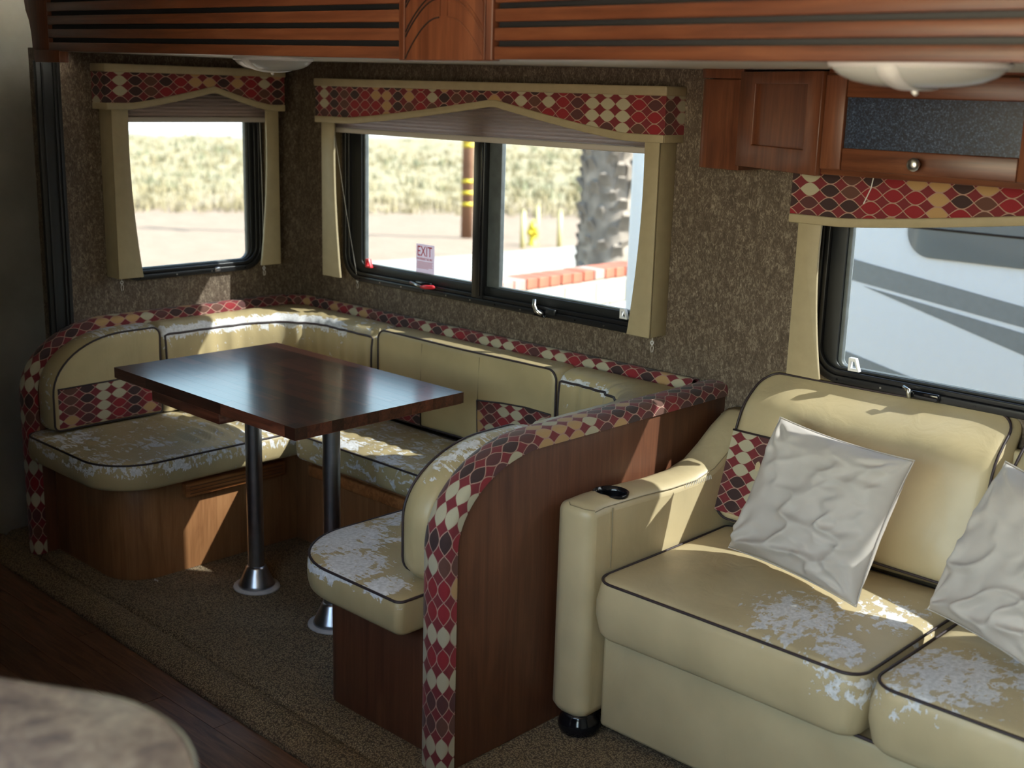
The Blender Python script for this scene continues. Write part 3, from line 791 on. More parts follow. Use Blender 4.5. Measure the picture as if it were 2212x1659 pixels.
# ------------------------------------------------------------------ cushions
def smooth01(a, b, x):
    t = max(0, min(1, (x-a)/(b-a))); return t*t*(3-2*t)
def blob(p, c, r): return max(0, 1-((p-Vector(c)).length/r)**2)
def cushion(name, label, cat, group, loc, puff, mat='leather', wear=None, wfn=None, pipes=True, bottom_pipe=False, parent=None):
    t = thing(name, label, cat, loc, group) if parent is None else parent
    mb = puff.body()
    if wfn:
        o, U, V, N = puff.fr
        for i, v in enumerate(mb.v):
            q = Vector(v)-o; hh = q.dot(N)
            if hh > puff.h-.001: mb.v[i] = tuple(Vector(v)+N*wfn(q.dot(U), q.dot(V)))
    b = mb.obj('cushion_body' if parent is None else name, mat, t, True, wear=wear or (lambda p: .02))
    if pipes: puff.pipe().obj('piping', 'piping', t if parent is None else b, True)
    if bottom_pipe: puff.pipe(.0035, puff.r*.5).obj('piping', 'piping', t if parent is None else b, True)
    return t, b
FZ = (Vector((0, 0, .352)), Vector((1, 0, 0)), Vector((0, 1, 0)), Vector((0, 0, 1)))
def wr_left(x, y): return .0065*math.sin(y*115+mnoise.noise(Vector((x*4, y*6, 0)))*3)*smooth01(-.95, -.82, y)*smooth01(-.42, -.6, y)*smooth01(.12, .25, x)*smooth01(.62, .5, x)
def seat_wear(front, side=None, k=.47):
    def f(p):
        w = .30
        w = max(w, k*front(p))
        return w
    return f
P1 = Puff(fillet([(.05, -1.188), (.622, -1.188), (.622, -.14), (.05, -.14)], [.05, .17, .02, .02], 14), .092, FZ, .02, .012, .003, 26)
def wl(p):
    w = .30
    if p.z > .41: w = max(w, .50*blob(p, (.22, -1.08, .45), .22), .47*blob(p, (.45, -.95, .45), .22), .46*blob(p, (.58, -.55, .45), .2), .41)
    if p.y < -1.12 or p.x > .59: w = max(w, .47 if p.z > .40 else .36)
    return w
cushion('seat_cushion', 'peeling tan seat cushion of the left bench with rounded front corner', 'cushion', None, (.33, -.66, .352), P1, wear=wl, wfn=wr_left)
P2 = Puff(fillet([(.630, -.502), (1.462, -.502), (1.462, -.14), (.630, -.14)], .02, 5), .092, FZ, .02, .012, .002, 22)
def wb(p):
    w = .40
    if p.z > .42: w = max(w, .52*smooth01(-.34, -.46, p.y)*(.9+.1*math.sin(p.x*30)), .44)
    if p.y < -.49: w = .44
    return w
def wr_back(x, y): return .0020*math.sin(x*88+mnoise.noise(Vector((x*5, y*5, 3)))*2.5)*smooth01(.66, .75, x)*smooth01(-.14, -.2, y)
cushion('seat_cushion', 'peeling tan seat cushion of the back bench under the wide window', 'cushion', None, (1.05, -.32, .352), P2, wear=wb, wfn=wr_back)
P3 = Puff(fillet([(1.470, -1.185), (1.955, -1.185), (1.955, -.14), (1.470, -.14)], [.21, .02, .02, .02], 16), .094, FZ, .022, .014, .002, 26)
def wrt(p):
    w = .30
    if p.z > .43: w = max(w, .60*blob(p, (1.56, -1.02, .45), .26), .58*blob(p, (1.70, -1.13, .45), .20), .52*blob(p, (1.70, -.70, .45), .3), .56*blob(p, (1.86, -1.15, .45), .13), .50*blob(p, (1.54, -.82, .45), .22))
    if p.z <= .43: w = .56*smooth01(.37, .43, p.z)*(1 if p.x < 1.72 and p.y < -.9 else .7)
    return w
cushion('seat_cushion', 'heavily peeled tan seat cushion of the right bench, beside the sofa', 'cushion', None, (1.71, -.66, .352), P3, wear=wrt)
# back cushions, flat ones
def back_arc(yend, y0, z0=.459, top=.772, ry=.27, drop=.19):
    s = yend+ry; pts = [(y0, z0), (y0, top)]
    for k in range(15):
        a = PI/2*k/14; pts.append((s-ry*math.sin(a), top-drop+drop*math.cos(a)))
    pts.append((yend, z0)); return pts
FLc = (Vector((.050, 0, 0)), Vector((0, 1, 0)), Vector((0, 0, 1)), Vector((1, 0, 0)))
pz = [(p[0], p[1]) for p in back_arc(-1.132, -.726)]
PL = Puff(fillet(pz, [.012, .03]+[0]*15+[.02], 6), .118, FLc, .020, .006, .004, 14)
def wbl(p):
    return .47*smooth01(.70, .765, p.z)*(1 if p.x < .17 else .7) if p.z > .68 else (.40 if p.x < .15 else .26)
tL, bL = cushion('back_cushion', 'tan back cushion at the left end of the booth, rounded at its front', 'cushion', None, (.05, -.92, .46), PL, wear=wbl)
def patch(name, puff, q0, q1, parent, mat='ogee', off=.0022, nu=24, nv=8, uvoff=(0, 0), vfun=None):
    mb = MB(); vs = []; uv = []
    for i in range(nu+1):
        for j in range(nv+1):
            a = q0[0]+(q1[0]-q0[0])*i/nu; top = vfun(a) if vfun else q1[1]; b = q0[1]+(top-q0[1])*j/nv
            vs.append(puff.surf((a, b), off)); uv.append((a+uvoff[0], b+uvoff[1]))
    fs = [(i*(nv+1)+j, (i+1)*(nv+1)+j, (i+1)*(nv+1)+j+1, i*(nv+1)+j+1) for i in range(nu) for j in range(nv)]
    o = mb.add(vs, fs, uv).obj(name, mat, parent, True); return o
def seam(puff, pts, parent, mat='piping', r=.0028, off=.003):
    return MB().tube([puff.surf(p, off) for p in pts], r, 6).obj('piping', mat, parent, True)
patch('fabric_insert', PL, (-1.116, .47), (-.738, .605), tL)
seam(PL, [(-1.116, .600+.004), (-.93, .608), (-.738, .612)], tL)
FCc = (Vector((0, -.045, 0)), Vector((1, 0, 0)), Vector((0, 0, 1)), Vector((0, -1, 0)))
PC = Puff(fillet([(.664, .459), (1.520, .459), (1.520, .770), (.664, .770)], [.01, .012, .035, .035], 6), .118, FCc, .020, .006, .004, 14)
tC, bC = cushion('back_cushion', 'long tan back cushion under the wide window, with two patterned inserts', 'cushion', None, (1.09, -.05, .46), PC,
                 wear=lambda p: .36 if p.z > .75 else .30)
patch('fabric_insert', PC, (.678, .466), (.905, .606), tC, uvoff=(.01, .01))
patch('fabric_insert', PC, (1.185, .466), (1.506, .622), tC, vfun=lambda a: .610+.02*math.sin((a-1.185)/.321*PI*.7))
for pp in ([(.905, .466), (.905, .606)], [(1.185, .466), (1.185, .612)], [(.678, .606), (.905, .606)], [(1.185, .612), (1.30, .624), (1.40, .630), (1.506, .626)]): seam(PC, pp, tC)
for pp in ([(.905, .606), (.905, .755)], [(1.185, .612), (1.185, .755)]): seam(PC, pp, tC, 'vinyl_seam', .0012, .001)
FRc = (Vector((1.955, 0, 0)), Vector((0, 1, 0)), Vector((0, 0, 1)), Vector((-1, 0, 0)))
pz = [(p[0], p[1]) for p in back_arc(-1.098, -.682, .459, .775, .27, .17)]
PR = Puff(fillet(pz, [.012, .05]+[0]*15+[.05], 6), .095, FRc, .022, .006, .006, 14)
cushion('back_cushion', 'tan back cushion at the right end of the booth against the side panel', 'cushion', None, (1.95, -.9, .44), PR, wear=lambda p: .46*smooth01(.62, .74, p.z) if p.z > .6 else .28)
# curved corner cushions
def loft_cushion(B, F, H, label, loc, z0=.459, wear=None, fold=.004, seed=1):
    t = thing('back_cushion', label, 'cushion', loc)
    prof = [(0, None, -.30), (0, 0, -.014), (.06, 0, -.005), (.25, 0, .0), (.55, 0, .0), (.80, 0, -.007), (.93, 0, -.018), (1.0, 0, -.036), (1.04, 0, -.07), (1.06, 0, -.12), (1.05, 0, -.18), (1.02, 0, -.25), (.98, None, -.30)]
    n = len(B); m = len(prof); vs = []
    for i in range(n):
        e = min(i, n-1-i); sc = (.90, .97, 1)[min(e, 2)]; dz = (-.014, -.004, 0)[min(e, 2)]
        Bv = Vector(B[i]); Fv = Vector(F[i]); s = i*.012
        for j, (t_, zz, d) in enumerate(prof):
            z = z0 if zz is None else H+d*(H-z0)/.32+dz
            tt = t_*sc if t_ > .3 else t_
            if t_ > .9 and zz is not None: tt += fold/.12*mnoise.noise(Vector((s*22, z*2.2, seed)))*smooth01(0, .06, abs(z-H)+.01)
            p = Bv+(Fv-Bv)*tt; dzz = .0035*mnoise.noise(Vector((s*35, tt*2, seed+5))) if .2 < t_ < .97 else 0
            vs.append((p.x, p.y, z+dzz))
    fs = [(i*m+j, i*m+j+1, (i+1)*m+j+1, (i+1)*m+j) for i in range(n-1) for j in range(m-1)]
    fs += [tuple(range(m)), tuple((n-1)*m+k for k in range(m-1, -1, -1))]
    mb = MB().add(vs, fs); mb.obj('cushion_body', 'leather', t, True, wear=wear)
    path = [vs[i*m+7] for i in range(1, n-1)]
    dn0 = [vs[m+k] for k in range(m-2, 7, -1)]; dn1 = [vs[(n-2)*m+k] for k in range(8, m-1)]
    MB().tube([Vector(p) for p in dn0+path+dn1], .0042, 6).obj('piping', 'piping', t, True)
    return t
def respace(pts, n):
    L = [0]
    for i in range(1, len(pts)): L.append(L[-1]+(Vector(pts[i])-Vector(pts[i-1])).length)
    out = []
    for k in range(n):
        s = L[-1]*k/(n-1); i = max(j for j in range(len(L)) if L[j] <= s+1e-9); i = min(i, len(pts)-2)
        f = (s-L[i])/max(L[i+1]-L[i], 1e-9); out.append(tuple(Vector(pts[i]).lerp(Vector(pts[i+1]), f)))
    return out
def corner(Bp, Fp, na, nb):  # Bp/Fp each a pair of polylines meeting at the corner
    B = respace(Bp[0], na)[:-1]+respace(Bp[1], nb); F = respace(Fp[0], na)[:-1]+respace(Fp[1], nb); return B, F
arc = lambda cx, cy, r, a0, a1, k=10: [(cx+r*math.cos(R(a0+(a1-a0)*i/k)), cy+r*math.sin(R(a0+(a1-a0)*i/k))) for i in range(k+1)]
r = .235
B, F = corner(([(.050, -.720), (.050, -.12)]+arc(.12, -.12, .07, 180, 135, 4), arc(.12, -.12, .07, 135, 90, 4)+[(.658, -.050)]),
              ([(.165, -.720)]+arc(.165+r, -.165-r, r, 180, 135), arc(.165+r, -.165-r, r, 135, 90)+[(.658, -.165)]), 44, 44)
def wcl(p):
    w = .36
    if p.z > .72: w = .47*smooth01(.715, .735, p.z)*smooth01(.785, .755, p.z)+.1 if (p.y < -.5 or p.x < .5) else .42
    return w
loft_cushion(B, F, .774, 'tan leatherette cushion wrapping the left back corner of the booth', (.15, -.3, .46), wear=wcl, fold=.010, seed=2)
r = .21
B, F = corner(([(1.527, -.050), (1.90, -.050)]+arc(1.90, -.10, .05, 90, 45, 4), arc(1.90, -.10, .05, 45, 0, 4)+[(1.950, -.676)]),
              ([(1.527, -.163)]+arc(1.862-r, -.163-r, r, 90, 45), arc(1.862-r, -.163-r, r, 45, 0)+[(1.862, -.676)]), 40, 40)
def wcr(p):
    if p.z > .70: return .53*smooth01(.69, .72, p.z)*smooth01(.80, .74, p.z) if p.x < 1.75 else .33
    return .36
loft_cushion(B, F, .776, 'tan cushion wrapping the right back corner of the booth', (1.85, -.3, .46), wear=wcr, fold=.010, seed=9)

# ================================================================== TABLE
tx0, tx1, ty0, ty1, tz = .500, 1.432, -1.088, -.475, .735
tbl = thing('dinette_table', 'dark butcher block dinette table on two metal posts', 'table', (.966, -.78, 0))
tt = MB().box((tx0+.004, ty0+.004, tz-.036), (tx1-.004, ty1-.004, tz-.004)).obj('tabletop', 'stave', tbl, bev=.001)
random.seed(11)
rows = 15; rw = (ty1-ty0)/rows
for i in range(rows):
    x = tx0-random.random()*.25
    while x < tx1:
        L = random.choice((.20, .26, .33, .40, .30)); a = max(x, tx0); b = min(x+L, tx1)
        if b-a > .015:
            me = MB().box((0, 0, 0), (b-a-.0002, rw-.0002, .0325)).mesh('stave')
            o = link('stave', me, 'stave', tt); o.location = (a+.0003, ty0+i*rw+.0002, tz-.036+(random.random()-.5)*.0001+.0035)
        x += L
u_ = MB().box((tx0+.14, ty0+.075, tz-.066), (tx1-.16, ty0+.115, tz-.036)).obj('steel_rail', 'black_frame', tbl, bev=.002)
MB().box((tx0+.14, ty1-.115, tz-.066), (tx1-.16, ty1-.075, tz-.036)).obj('steel_rail', 'black_frame', tbl, bev=.002)
MB().box((.70, ty0+.012, tz-.070), (1.06, ty0+.085, tz-.036)).obj('cleat', 'stave', tbl, bev=.002)
MB().box((.64, ty0+.05, tz-.082), (.86, ty0+.12, tz-.036)).obj('cleat', 'cherry', tbl, bev=.002)
MB().box((tx1-.10, ty0+.06, tz-.050), (tx1-.055, ty1-.06, tz-.036)).obj('end_cleat', 'stave', tbl, bev=.002)
for px in (.779, 1.178):
    p = MB().lathe([(.0265, .05), (.0265, .40), (.0265, tz-.066)], (px, -.77, 0), 32).obj('post', 'chrome', tbl, True)
    MB().lathe([(.058, .004), (.060, .010), (.056, .018), (.034, .068), (.031, .074), (.027, .075)], (px, -.77, 0), 32).obj('base_cone', 'chrome', p, True)
    MB().lathe([(.076, .000), (.074, .006), (.030, .007)], (px, -.77, 0), 28, sx=1.05, sy=.98).obj('base_ring', 'pale_ring', p, True)
    MB().lathe([(.060, tz-.044), (.060, tz-.036)], (px, -.77, 0), 24).obj('top_socket', 'chrome', p, True)
    p.modifiers.new('edge', 'EDGE_SPLIT').split_angle = R(40)
tag(MB().tube([(.512, -.985, .004), (.520, -.992, .005), (.528, -.985, .004), (.536, -.99, .004)], .0016, 5).obj('thread', 'cord'), 'scrap of white thread on the carpet by the left bench base', 'thread')

# ================================================================== SOFA
sofa = thing('sofa', 'cream leatherette sofa with dark piping and worn seat cushions', 'sofa', (2.9, -.45, 0))
def arm(x0, x1, name):
    # side outline in (y,z): low front, sweeping up behind the back cushion
    pts = [(-.752, .055), (-.756, .35), (-.752, .622)]
    top = [(-.66, .628), (-.55, .624), (-.42, .616), (-.31, .616), (-.23, .632), (-.17, .665), (-.11, .705), (-.05, .735), (-.02, .742)]
    out = fillet([(-.02, .055), (-.754, .055), (-.754, .624)]+top, [.0, .03, .028]+[0]*len(top), 8)
    F = (Vector((x0, 0, 0)), Vector((0, 1, 0)), Vector((0, 0, 1)), Vector((1, 0, 0)))
    w = x1-x0; Pn = densify(out, .02); n = len(Pn)
    c = Vector((-.4, .36)); r_ = .026; vs = []
    lv = [(r_, 0), (r_*.3, r_*.3), (0, r_), (-.003, w*.35), (-.003, w*.65), (0, w-r_), (r_*.3, w-r_*.3), (r_, w)]
    nr = []
    for i in range(n):
        a = Vector(Pn[i-1]); b = Vector(Pn[(i+1) % n]); t = (b-a).normalized(); nr.append(Vector((-t.y, t.x)))
    # inward test
    sgn = 1 if (Vector(Pn[0])+nr[0]*.01-c).length < (Vector(Pn[0])-c).length else -1
    for (d, h) in lv:
        for i in range(n):
            p = Vector(Pn[i])+nr[i]*sgn*d; vs.append(F[0]+F[1]*p.x+F[2]*p.y+F[3]*h)
    fs = [(k*n+i, k*n+(i+1) % n, (k+1)*n+(i+1) % n, (k+1)*n+i) for k in range(len(lv)-1) for i in range(n)]
    fs += [tuple(range(n-1, -1, -1)), tuple((len(lv)-1)*n+k for k in range(n))]
    mb = MB().add(vs, fs); o = mb.obj(name, 'leather_sofa', sofa, False, wear=lambda p: .22)
    o.data.polygons.foreach_set('use_smooth', [len(p.vertices) == 4 for p in o.data.polygons])
    return o, [Vector((x1-.001 if True else x0, p[0], p[1])) for p in top]
a1, tp = arm(2.052, 2.166, 'armrest')
a2, _ = arm(3.645, 3.76, 'armrest')
# seams and stitching on the left arm
MB().tube([Vector((2.1645, y, z)) for y, z in ((-.735, .615), (-.70, .619), (-.55, .615), (-.42, .607), (-.31, .606), (-.23, .622), (-.17, .655), (-.11, .695))], .0013, 5).obj('seam', 'vinyl_seam', a1)
MB().tube([(2.168, -.672, .612), (2.1695, -.672, .50), (2.1695, -.672, .455)], .0013, 5).obj('seam', 'vinyl_seam', a1)
MB().tube([(2.078, -.735, .622), (2.10, -.755, .622), (2.145, -.752, .621), (2.163, -.735, .618)], .0010, 5).obj('seam', 'vinyl_seam', a1)
for k in range(16):
    y = -.36+k*.0075; MB().tube([(2.1655, y, .607), (2.1675, y, .596)], .0009, 4).obj('stitch', 'cord', a1)
# recessed cup holder: black lipped cup
cupm = MB(); cx, cy = 2.112, -.612
cupm.lathe([(.041, .600), (.0465, .6240), (.0470, .6275), (.0440, .6290), (.0410, .6280), (.0385, .616), (.036, .570), (.002, .566)], (cx, cy, 0), 36)
del cupm.f[-2]; cupm.obj('cup_holder', 'black_gloss', sofa, True)['label'] = 'round black cup holder in the left armrest'
cut = link('cutter', MB().lathe([(.0415, .562), (.0415, .72)], (cx, cy, 0), 36).mesh('cutter', fix=True))
bo = a1.modifiers.new('cup', 'BOOLEAN'); bo.object = cut; bo.operation = 'DIFFERENCE'; bo.solver = 'EXACT'
bpy.context.view_layer.update()
me2 = bpy.data.meshes.new_from_object(a1.evaluated_get(bpy.context.evaluated_depsgraph_get())); a1.modifiers.clear(); a1.data = me2
bpy.data.objects.remove(cut)
for fx, fy in ((2.118, -.705), (3.70, -.705), (2.118, -.08), (3.70, -.08)):
    MB().lathe([(.040, 0), (.052, .006), (.056, .020), (.052, .038), (.044, .050), (.044, .058)], (fx, fy, 0), 28).obj('foot', 'black_gloss', sofa, True)
# base box under the seats
MB().box((2.170, -.690, .028), (3.64, -.03, .285)).obj('seat_base', 'leather_sofa', sofa, bev=.012, wear=lambda p: .2)
MB().tube([(2.172, -.700, .296), (2.9, -.703, .296), (3.64, -.700, .296)], .004, 6).obj('piping', 'piping', sofa, True)
MB().box((2.170, -.05, .30), (3.64, -.015, .80)).obj('back_frame', 'leather_sofa', sofa, bev=.01, wear=lambda p: .2)
FS = (Vector((0, 0, .292)), Vector((1, 0, 0)), Vector((0, 1, 0)), Vector((0, 0, 1)))
def ws1(p):
    w = .20
    q = Vector((p.x, p.y, 0))
    if p.z > .40: w = max(w, .53*blob(q, (2.66, -.60, 0), .28), .50*blob(q, (2.80, -.42, 0), .22), .56*blob(q, (2.80, -.68, 0), .14))
    if p.z <= .43 and p.x > 2.62: w = max(w, .50*blob(q, (2.86, -.74, 0), .24)*smooth01(.31, .40, p.z))
    return w
SC1 = Puff(fillet([(2.170, -.742), (2.892, -.742), (2.892, -.16), (2.170, -.16)], [.05, .05, .02, .02], 8), .158, FS, .028, .020, .008, 22)
cushion('seat_cushion', None, None, None, None, SC1, 'leather_sofa', ws1, parent=sofa)
def ws2(p):
    w = .22; q = Vector((p.x, p.y, 0))
    if p.z > .40: w = max(w, .55*blob(q, (3.02, -.62, 0), .30), .52*blob(q, (3.2, -.5, 0), .3))
    else: w = max(w, .46*blob(q, (2.93, -.74, 0), .16)*smooth01(.31, .40, p.z))
    return w
SC2 = Puff(fillet([(2.905, -.742), (3.64, -.742), (3.64, -.16), (2.905, -.16)], [.06, .05, .02, .02], 8), .158, FS, .028, .020, .008, 22)
cushion('seat_cushion', None, None, None, None, SC2, 'leather_sofa', ws2, parent=sofa)
lean = Vector((0, .30, .954))
FBk = lambda: (Vector((0, -.105, .445)), Vector((1, 0, 0)), lean, Vector((0, -.954, .30)))
def bc(x0, x1):
    return Puff(fillet([(x0, .0), (x1, .0), (x1-.01, .445), (x0+.018, .43)], [.05, .05, .055, .055], 8), .125, FBk(), .035, .022, .010, 16, .004, x0)
PB1 = bc(2.150, 2.888); PB2 = bc(2.900, 3.64)
for q_ in (PB1, PB2): q_.warp = lambda a, b: .085*smooth01(.27, .45, b)**1.5
_, bb = cushion('back_cushion', None, None, None, None, PB1, 'leather_sofa', lambda p: .2, parent=sofa)
o = patch('fabric_insert', PB1, (2.166, .02), (2.44, .245), bb, nu=20, nv=14, off=.002)
# the ovals stand in rows rising a little to the right here
me = o.data
for d in me.uv_layers[0].data: d.uv = (d.uv[0]*.98+.15*0, d.uv[1]+.010)
MB().tube([PB1.surf(q, .003) for q in ((2.166, .246), (2.30, .2465), (2.44, .246))], .0028, 6).obj('piping', 'piping', bb, True)
cushion('back_cushion', None, None, None, None, PB2, 'leather_sofa', lambda p: .2, parent=sofa)

# ------------------------------------------------------------------ throw pillows
def pillow(label, BL, BR, TL, seed, thick=.075):
    BL, BR, TL = Vector(BL), Vector(BR), Vector(TL); U = BR-BL; V = TL-BL; TR = BL+U+V
    Nn = U.cross(V).normalized()
    mb = MB(); n = 56; vs = []; idx = {}
    for side in (1, -1):
        for i in range(n+1):
            for j in range(n+1):
                u = i/n*2-1; v = j/n*2-1
                edge = (i in (0, n) or j in (0, n))
                if edge and side < 0: idx[(side, i, j)] = idx[(1, i, j)]; continue
                pin = 1-.055*(1-u*u)*abs(v)**3; pin2 = 1-.055*(1-v*v)*abs(u)**3
                a = (u*pin2+1)/2; b = (v*pin+1)/2
                h = thick*((1-u**4)*(1-v**4))**.55*(1-.18*(u*u+v*v)*.5)
                w = 0
                if not edge:
                    fade = min(1, (1-abs(u))*6)*min(1, (1-abs(v))*6)
                    q = Vector((u*1.3+seed, v*2.6-u*.9, seed*.7))
                    rid = 1-abs(mnoise.noise(q*1.25))*2.6
                    w = .026*max(0, rid)**2*fade*(.35+.65*smooth01(.3, -.6, v))+.005*mnoise.noise(Vector((u*5, v*5, seed)))*fade
                    q2 = Vector((u*2.2+v*.8+seed*2, v*3.6-u*1.2, seed)); w += .012*max(0, 1-abs(mnoise.noise(q2))*3.2)**2*fade*smooth01(-.5, .6, u)
                    # gathered folds running in from the corners
                    for cu, cv in ((1, 1), (-1, 1), (1, -1), (-1, -1)):
                        du, dv = cu-u, cv-v; rr = math.hypot(du, dv)
                        if rr < .9: w += .006*math.sin(math.atan2(dv*cv, du*cu)*13+seed)*(1-rr/.9)*min(1, rr*4)*fade*2
                p = BL+U*a+V*b+Nn*(side*h+w*(1 if side > 0 else .3))
                idx[(side, i, j)] = len(vs); vs.append(p)
    fs = []
    for side in (1, -1):
        for i in range(n):
            for j in range(n):
                f = (idx[(side, i, j)], idx[(side, i+1, j)], idx[(side, i+1, j+1)], idx[(side, i, j+1)])
                fs.append(f if side > 0 else f[::-1])
    t = thing('throw_pillow', label, 'pillow', tuple((BL+BR)/2))
    o = mb.add(vs, fs).obj('pillow_cover', 'pillow', t, True, fix=False)
    s = o.modifiers.new('sub', 'SUBSURF'); s.levels = 1; s.render_levels = 1
    rim = [vs[idx[(1, i, 0)]] for i in range(n)]+[vs[idx[(1, n, j)]] for j in range(n)]+[vs[idx[(1, n-i, n)]] for i in range(n)]+[vs[idx[(1, 0, n-j)]] for j in range(n)]
    MB().tube(rim, .0016, 5, closed=True).obj('seam', 'pillow', t, True)
    return t
pillow('square mushroom grey pillow leaning on the left half of the sofa back', (2.330, -.392, .482), (2.744, -.492, .482), (2.372, -.262, .815), 3.1, .062)
pillow('square mushroom grey pillow at the right edge, on the second sofa seat cushion', (2.872, -.400, .492), (3.255, -.600, .492), (2.960, -.285, .838), 8.4, .070)

# ================================================================== WALL CABINET
cab = thing('wall_cabinet', 'cherry wood wall cabinet over the sofa with dark glittery door panels', 'cabinet', (3.0, -.15, 1.56))
ZB, ZT = 1.434, 1.680
zt_ = lambda: ZT
MB().prism([(1.962, 0), (1.962, -.060), (1.972, -.078), (1.990, -.088), (2.108, -.116), (2.445, -.292), (3.94, -.292), (3.94, 0)],
           (Vector((0, 0, 1.476)), Vector((1, 0, 0)), Vector((0, 1, 0)), Vector((0, 0, 1))), .196).obj('carcass', 'cherry', cab, bev=.003)
MB().box((2.445, -.292, ZB), (3.94, -.262, 1.478)).obj('bottom_rail', 'cherry_x', cab, bev=.002)
# rounded corner post
pp = fillet([(1.945, .0), (1.945, -.098), (2.100, -.120), (2.098, .0)], [0, .034, .004, 0], 10)
MB().prism(pp, (Vector((0, 0, ZB-.018)), Vector((1, 0, 0)), Vector((0, 1, 0)), Vector((0, 0, 1))), .236).obj('corner_post', 'cherry', cab, bev=.0015)
pp2 = fillet([(1.941, .0), (1.941, -.102), (2.101, -.124), (2.100, .0)], [0, .036, .004, 0], 10)
MB().prism(pp2, (Vector((0, 0, 1.655)), Vector((1, 0, 0)), Vector((0, 1, 0)), Vector((0, 0, 1))), .028).obj('post_cap', 'cherry', cab, bev=.0015)
# angled face with a recessed panel
A0 = Vector((2.104, -.118, 0)); A1 = Vector((2.447, -.294, 0)); UU = (A1-A0).normalized(); NN = Vector((UU.y, -UU.x, 0)); LA = (A1-A0).length
FA = (A0, UU, Vector((0, 0, 1)), NN)
outer = [(0.002, ZB-.004), (LA, ZB-.004), (LA, 1.672), (0.002, 1.672)]; inner = [(.078, 1.488), (LA-.062, 1.488), (LA-.062, 1.642), (.078, 1.642)]
mb = MB(); ring_mesh(mb, outer, inner, FA, .016); ap = mb.obj('angled_panel', 'cherry', cab, bev=.0025)
MB().prism([(.06, 1.47), (LA-.05, 1.47), (LA-.05, 1.66), (.06, 1.66)], FA, .003).obj('recessed_panel', 'cherry', ap)
MB().box((2.45, -.300, 1.668), (3.94, -.285, 1.684)).obj('top_rail', 'cherry_x', cab, bev=.002)
def cab_door(x0, x1, label=None):
    F = (Vector((0, -.292, 0)), Vector((1, 0, 0)), Vector((0, 0, 1)), Vector((0, -1, 0)))
    z0, z1 = 1.448, 1.664; sw = .054
    d = MB().prism([(x0+sw, 1.486), (x1-sw, 1.486), (x1-sw, 1.63), (x0+sw, 1.63)], F, .010).obj('door_panel', 'acrylic', cab)
    d['label'] = 'dark blue-black speckled door panel'
    for (a, b, c, e, m_, th) in ((x0, x0+sw, z0, z1, 'cherry', .021), (x1-sw, x1, z0, z1, 'cherry', .021), (x0+sw, x1-sw, z0, 1.499, 'cherry_x', .019), (x0+sw, x1-sw, 1.614, z1, 'cherry_x', .019)):
        MB().prism([(a+.0004, c), (b-.0004, c), (b-.0004, e), (a+.0004, e)], F, th).obj('door_stile' if m_ == 'cherry' else 'door_rail', m_, d, bev=.003)
    k = MB().lathe([(.006, 0), (.006, .012), (.0125, .017), (.0150, .023), (.0135, .029), (.008, .032)], (0, 0, 0), 24, 'y')
    k.v = [((x0+x1)/2-.10 if False else x0+.245+v[0], -.311-v[1], 1.4725+v[2]) for v in k.v]
    k.obj('knob', 'nickel', d, True)
cab_door(2.452, 2.972); cab_door(2.978, 3.49); cab_door(3.496, 3.935)
MB().tube([(2.905, -.318, 1.660), (2.93, -.322, 1.657), (2.95, -.318, 1.655)], .004, 8).obj('hinge', 'nickel', cab, True)

# ================================================================== CEILING LAMPS
def dome(loc, label, rz=0):
    t = thing('dome_light', label, 'ceiling light', loc, 'dome lights under the slide ceiling'); x, y, z = loc
    MB().lathe([(.150, 0), (.153, -.004), (.150, -.010), (.140, -.012)], loc, 48, sx=1, sy=.72).obj('base_plate', 'white_plastic', t, True)
    MB().lathe([(.146, -.008), (.143, -.014), (.130, -.024), (.108, -.033), (.076, -.039), (.040, -.042), (.002, -.043)], loc, 48, sx=1, sy=.72).obj('lens', 'lens', t, True)
    # clear bulbs behind the lens show as a pale reflector; strap with a tab crosses the lens
    pts = [(.000+.0, s*.108, -.008-.037*(1-(s)**2)**.6) for s in [k/8 for k in range(-8, 9)]]
    mb = MB(); vs = []
    for (a, b, c) in pts:
        for dx in (-.018, .018): vs.append((x+dx, y+b, z+c-.0015))
        for dx in (.018, -.018): vs.append((x+dx, y+b, z+c+.0015))
    n = len(pts); fs = [(4*i+k, 4*i+(k+1) % 4, 4*i+4+(k+1) % 4, 4*i+4+k) for i in range(n-1) for k in range(4)]+[(3, 2, 1, 0), (4*n-4, 4*n-3, 4*n-2, 4*n-1)]
    mb.add(vs, fs).obj('strap', 'white_plastic', t, True)
    MB().tube([(x, y-.004, z-.046), (x+.006, y-.006, z-.052)], [.006, .004], 8).obj('strap_tab', 'white_plastic', t, True)
    return t
dome((.655, -.580, ZC(.655)), 'dome ceiling lamp seen above the small left end window')
dome((3.000, -.985, ZC(3.0)), 'dome ceiling lamp in front of the wall cabinet, top right')

# ================================================================== ISLAND COUNTER
isl = thing('kitchen_island', 'round-ended kitchen island with a mottled stone-look counter', 'counter', (2.5, -2.8, 0))
cx, cy, r = 2.793, -2.500, .2215
out = [(cx+r*math.cos(R(a)), cy+r*math.sin(R(a))) for a in range(-30, 125, 5)]
d = Vector((-math.sin(R(120)), math.cos(R(120)))); out += [(out[-1][0]+d.x*.9, out[-1][1]+d.y*.9)]
e = Vector((math.sin(R(-30)), -math.cos(R(-30)))); q = (out[0][0]-.5*.5, out[0][1]-.5*.866)
out = [(out[0][0]-.45, out[0][1]-.60)]+out; out = out+[(out[-1][0]-.1, out[-1][1]-.30)]
FZ9 = (Vector((0, 0, .862)), Vector((1, 0, 0)), Vector((0, 1, 0)), Vector((0, 0, 1)))
MB().prism(out, FZ9, .0375).obj('countertop', 'counter', isl, bev=.002)
cc = sum((Vector(p) for p in out), Vector((0, 0)))/len(out)
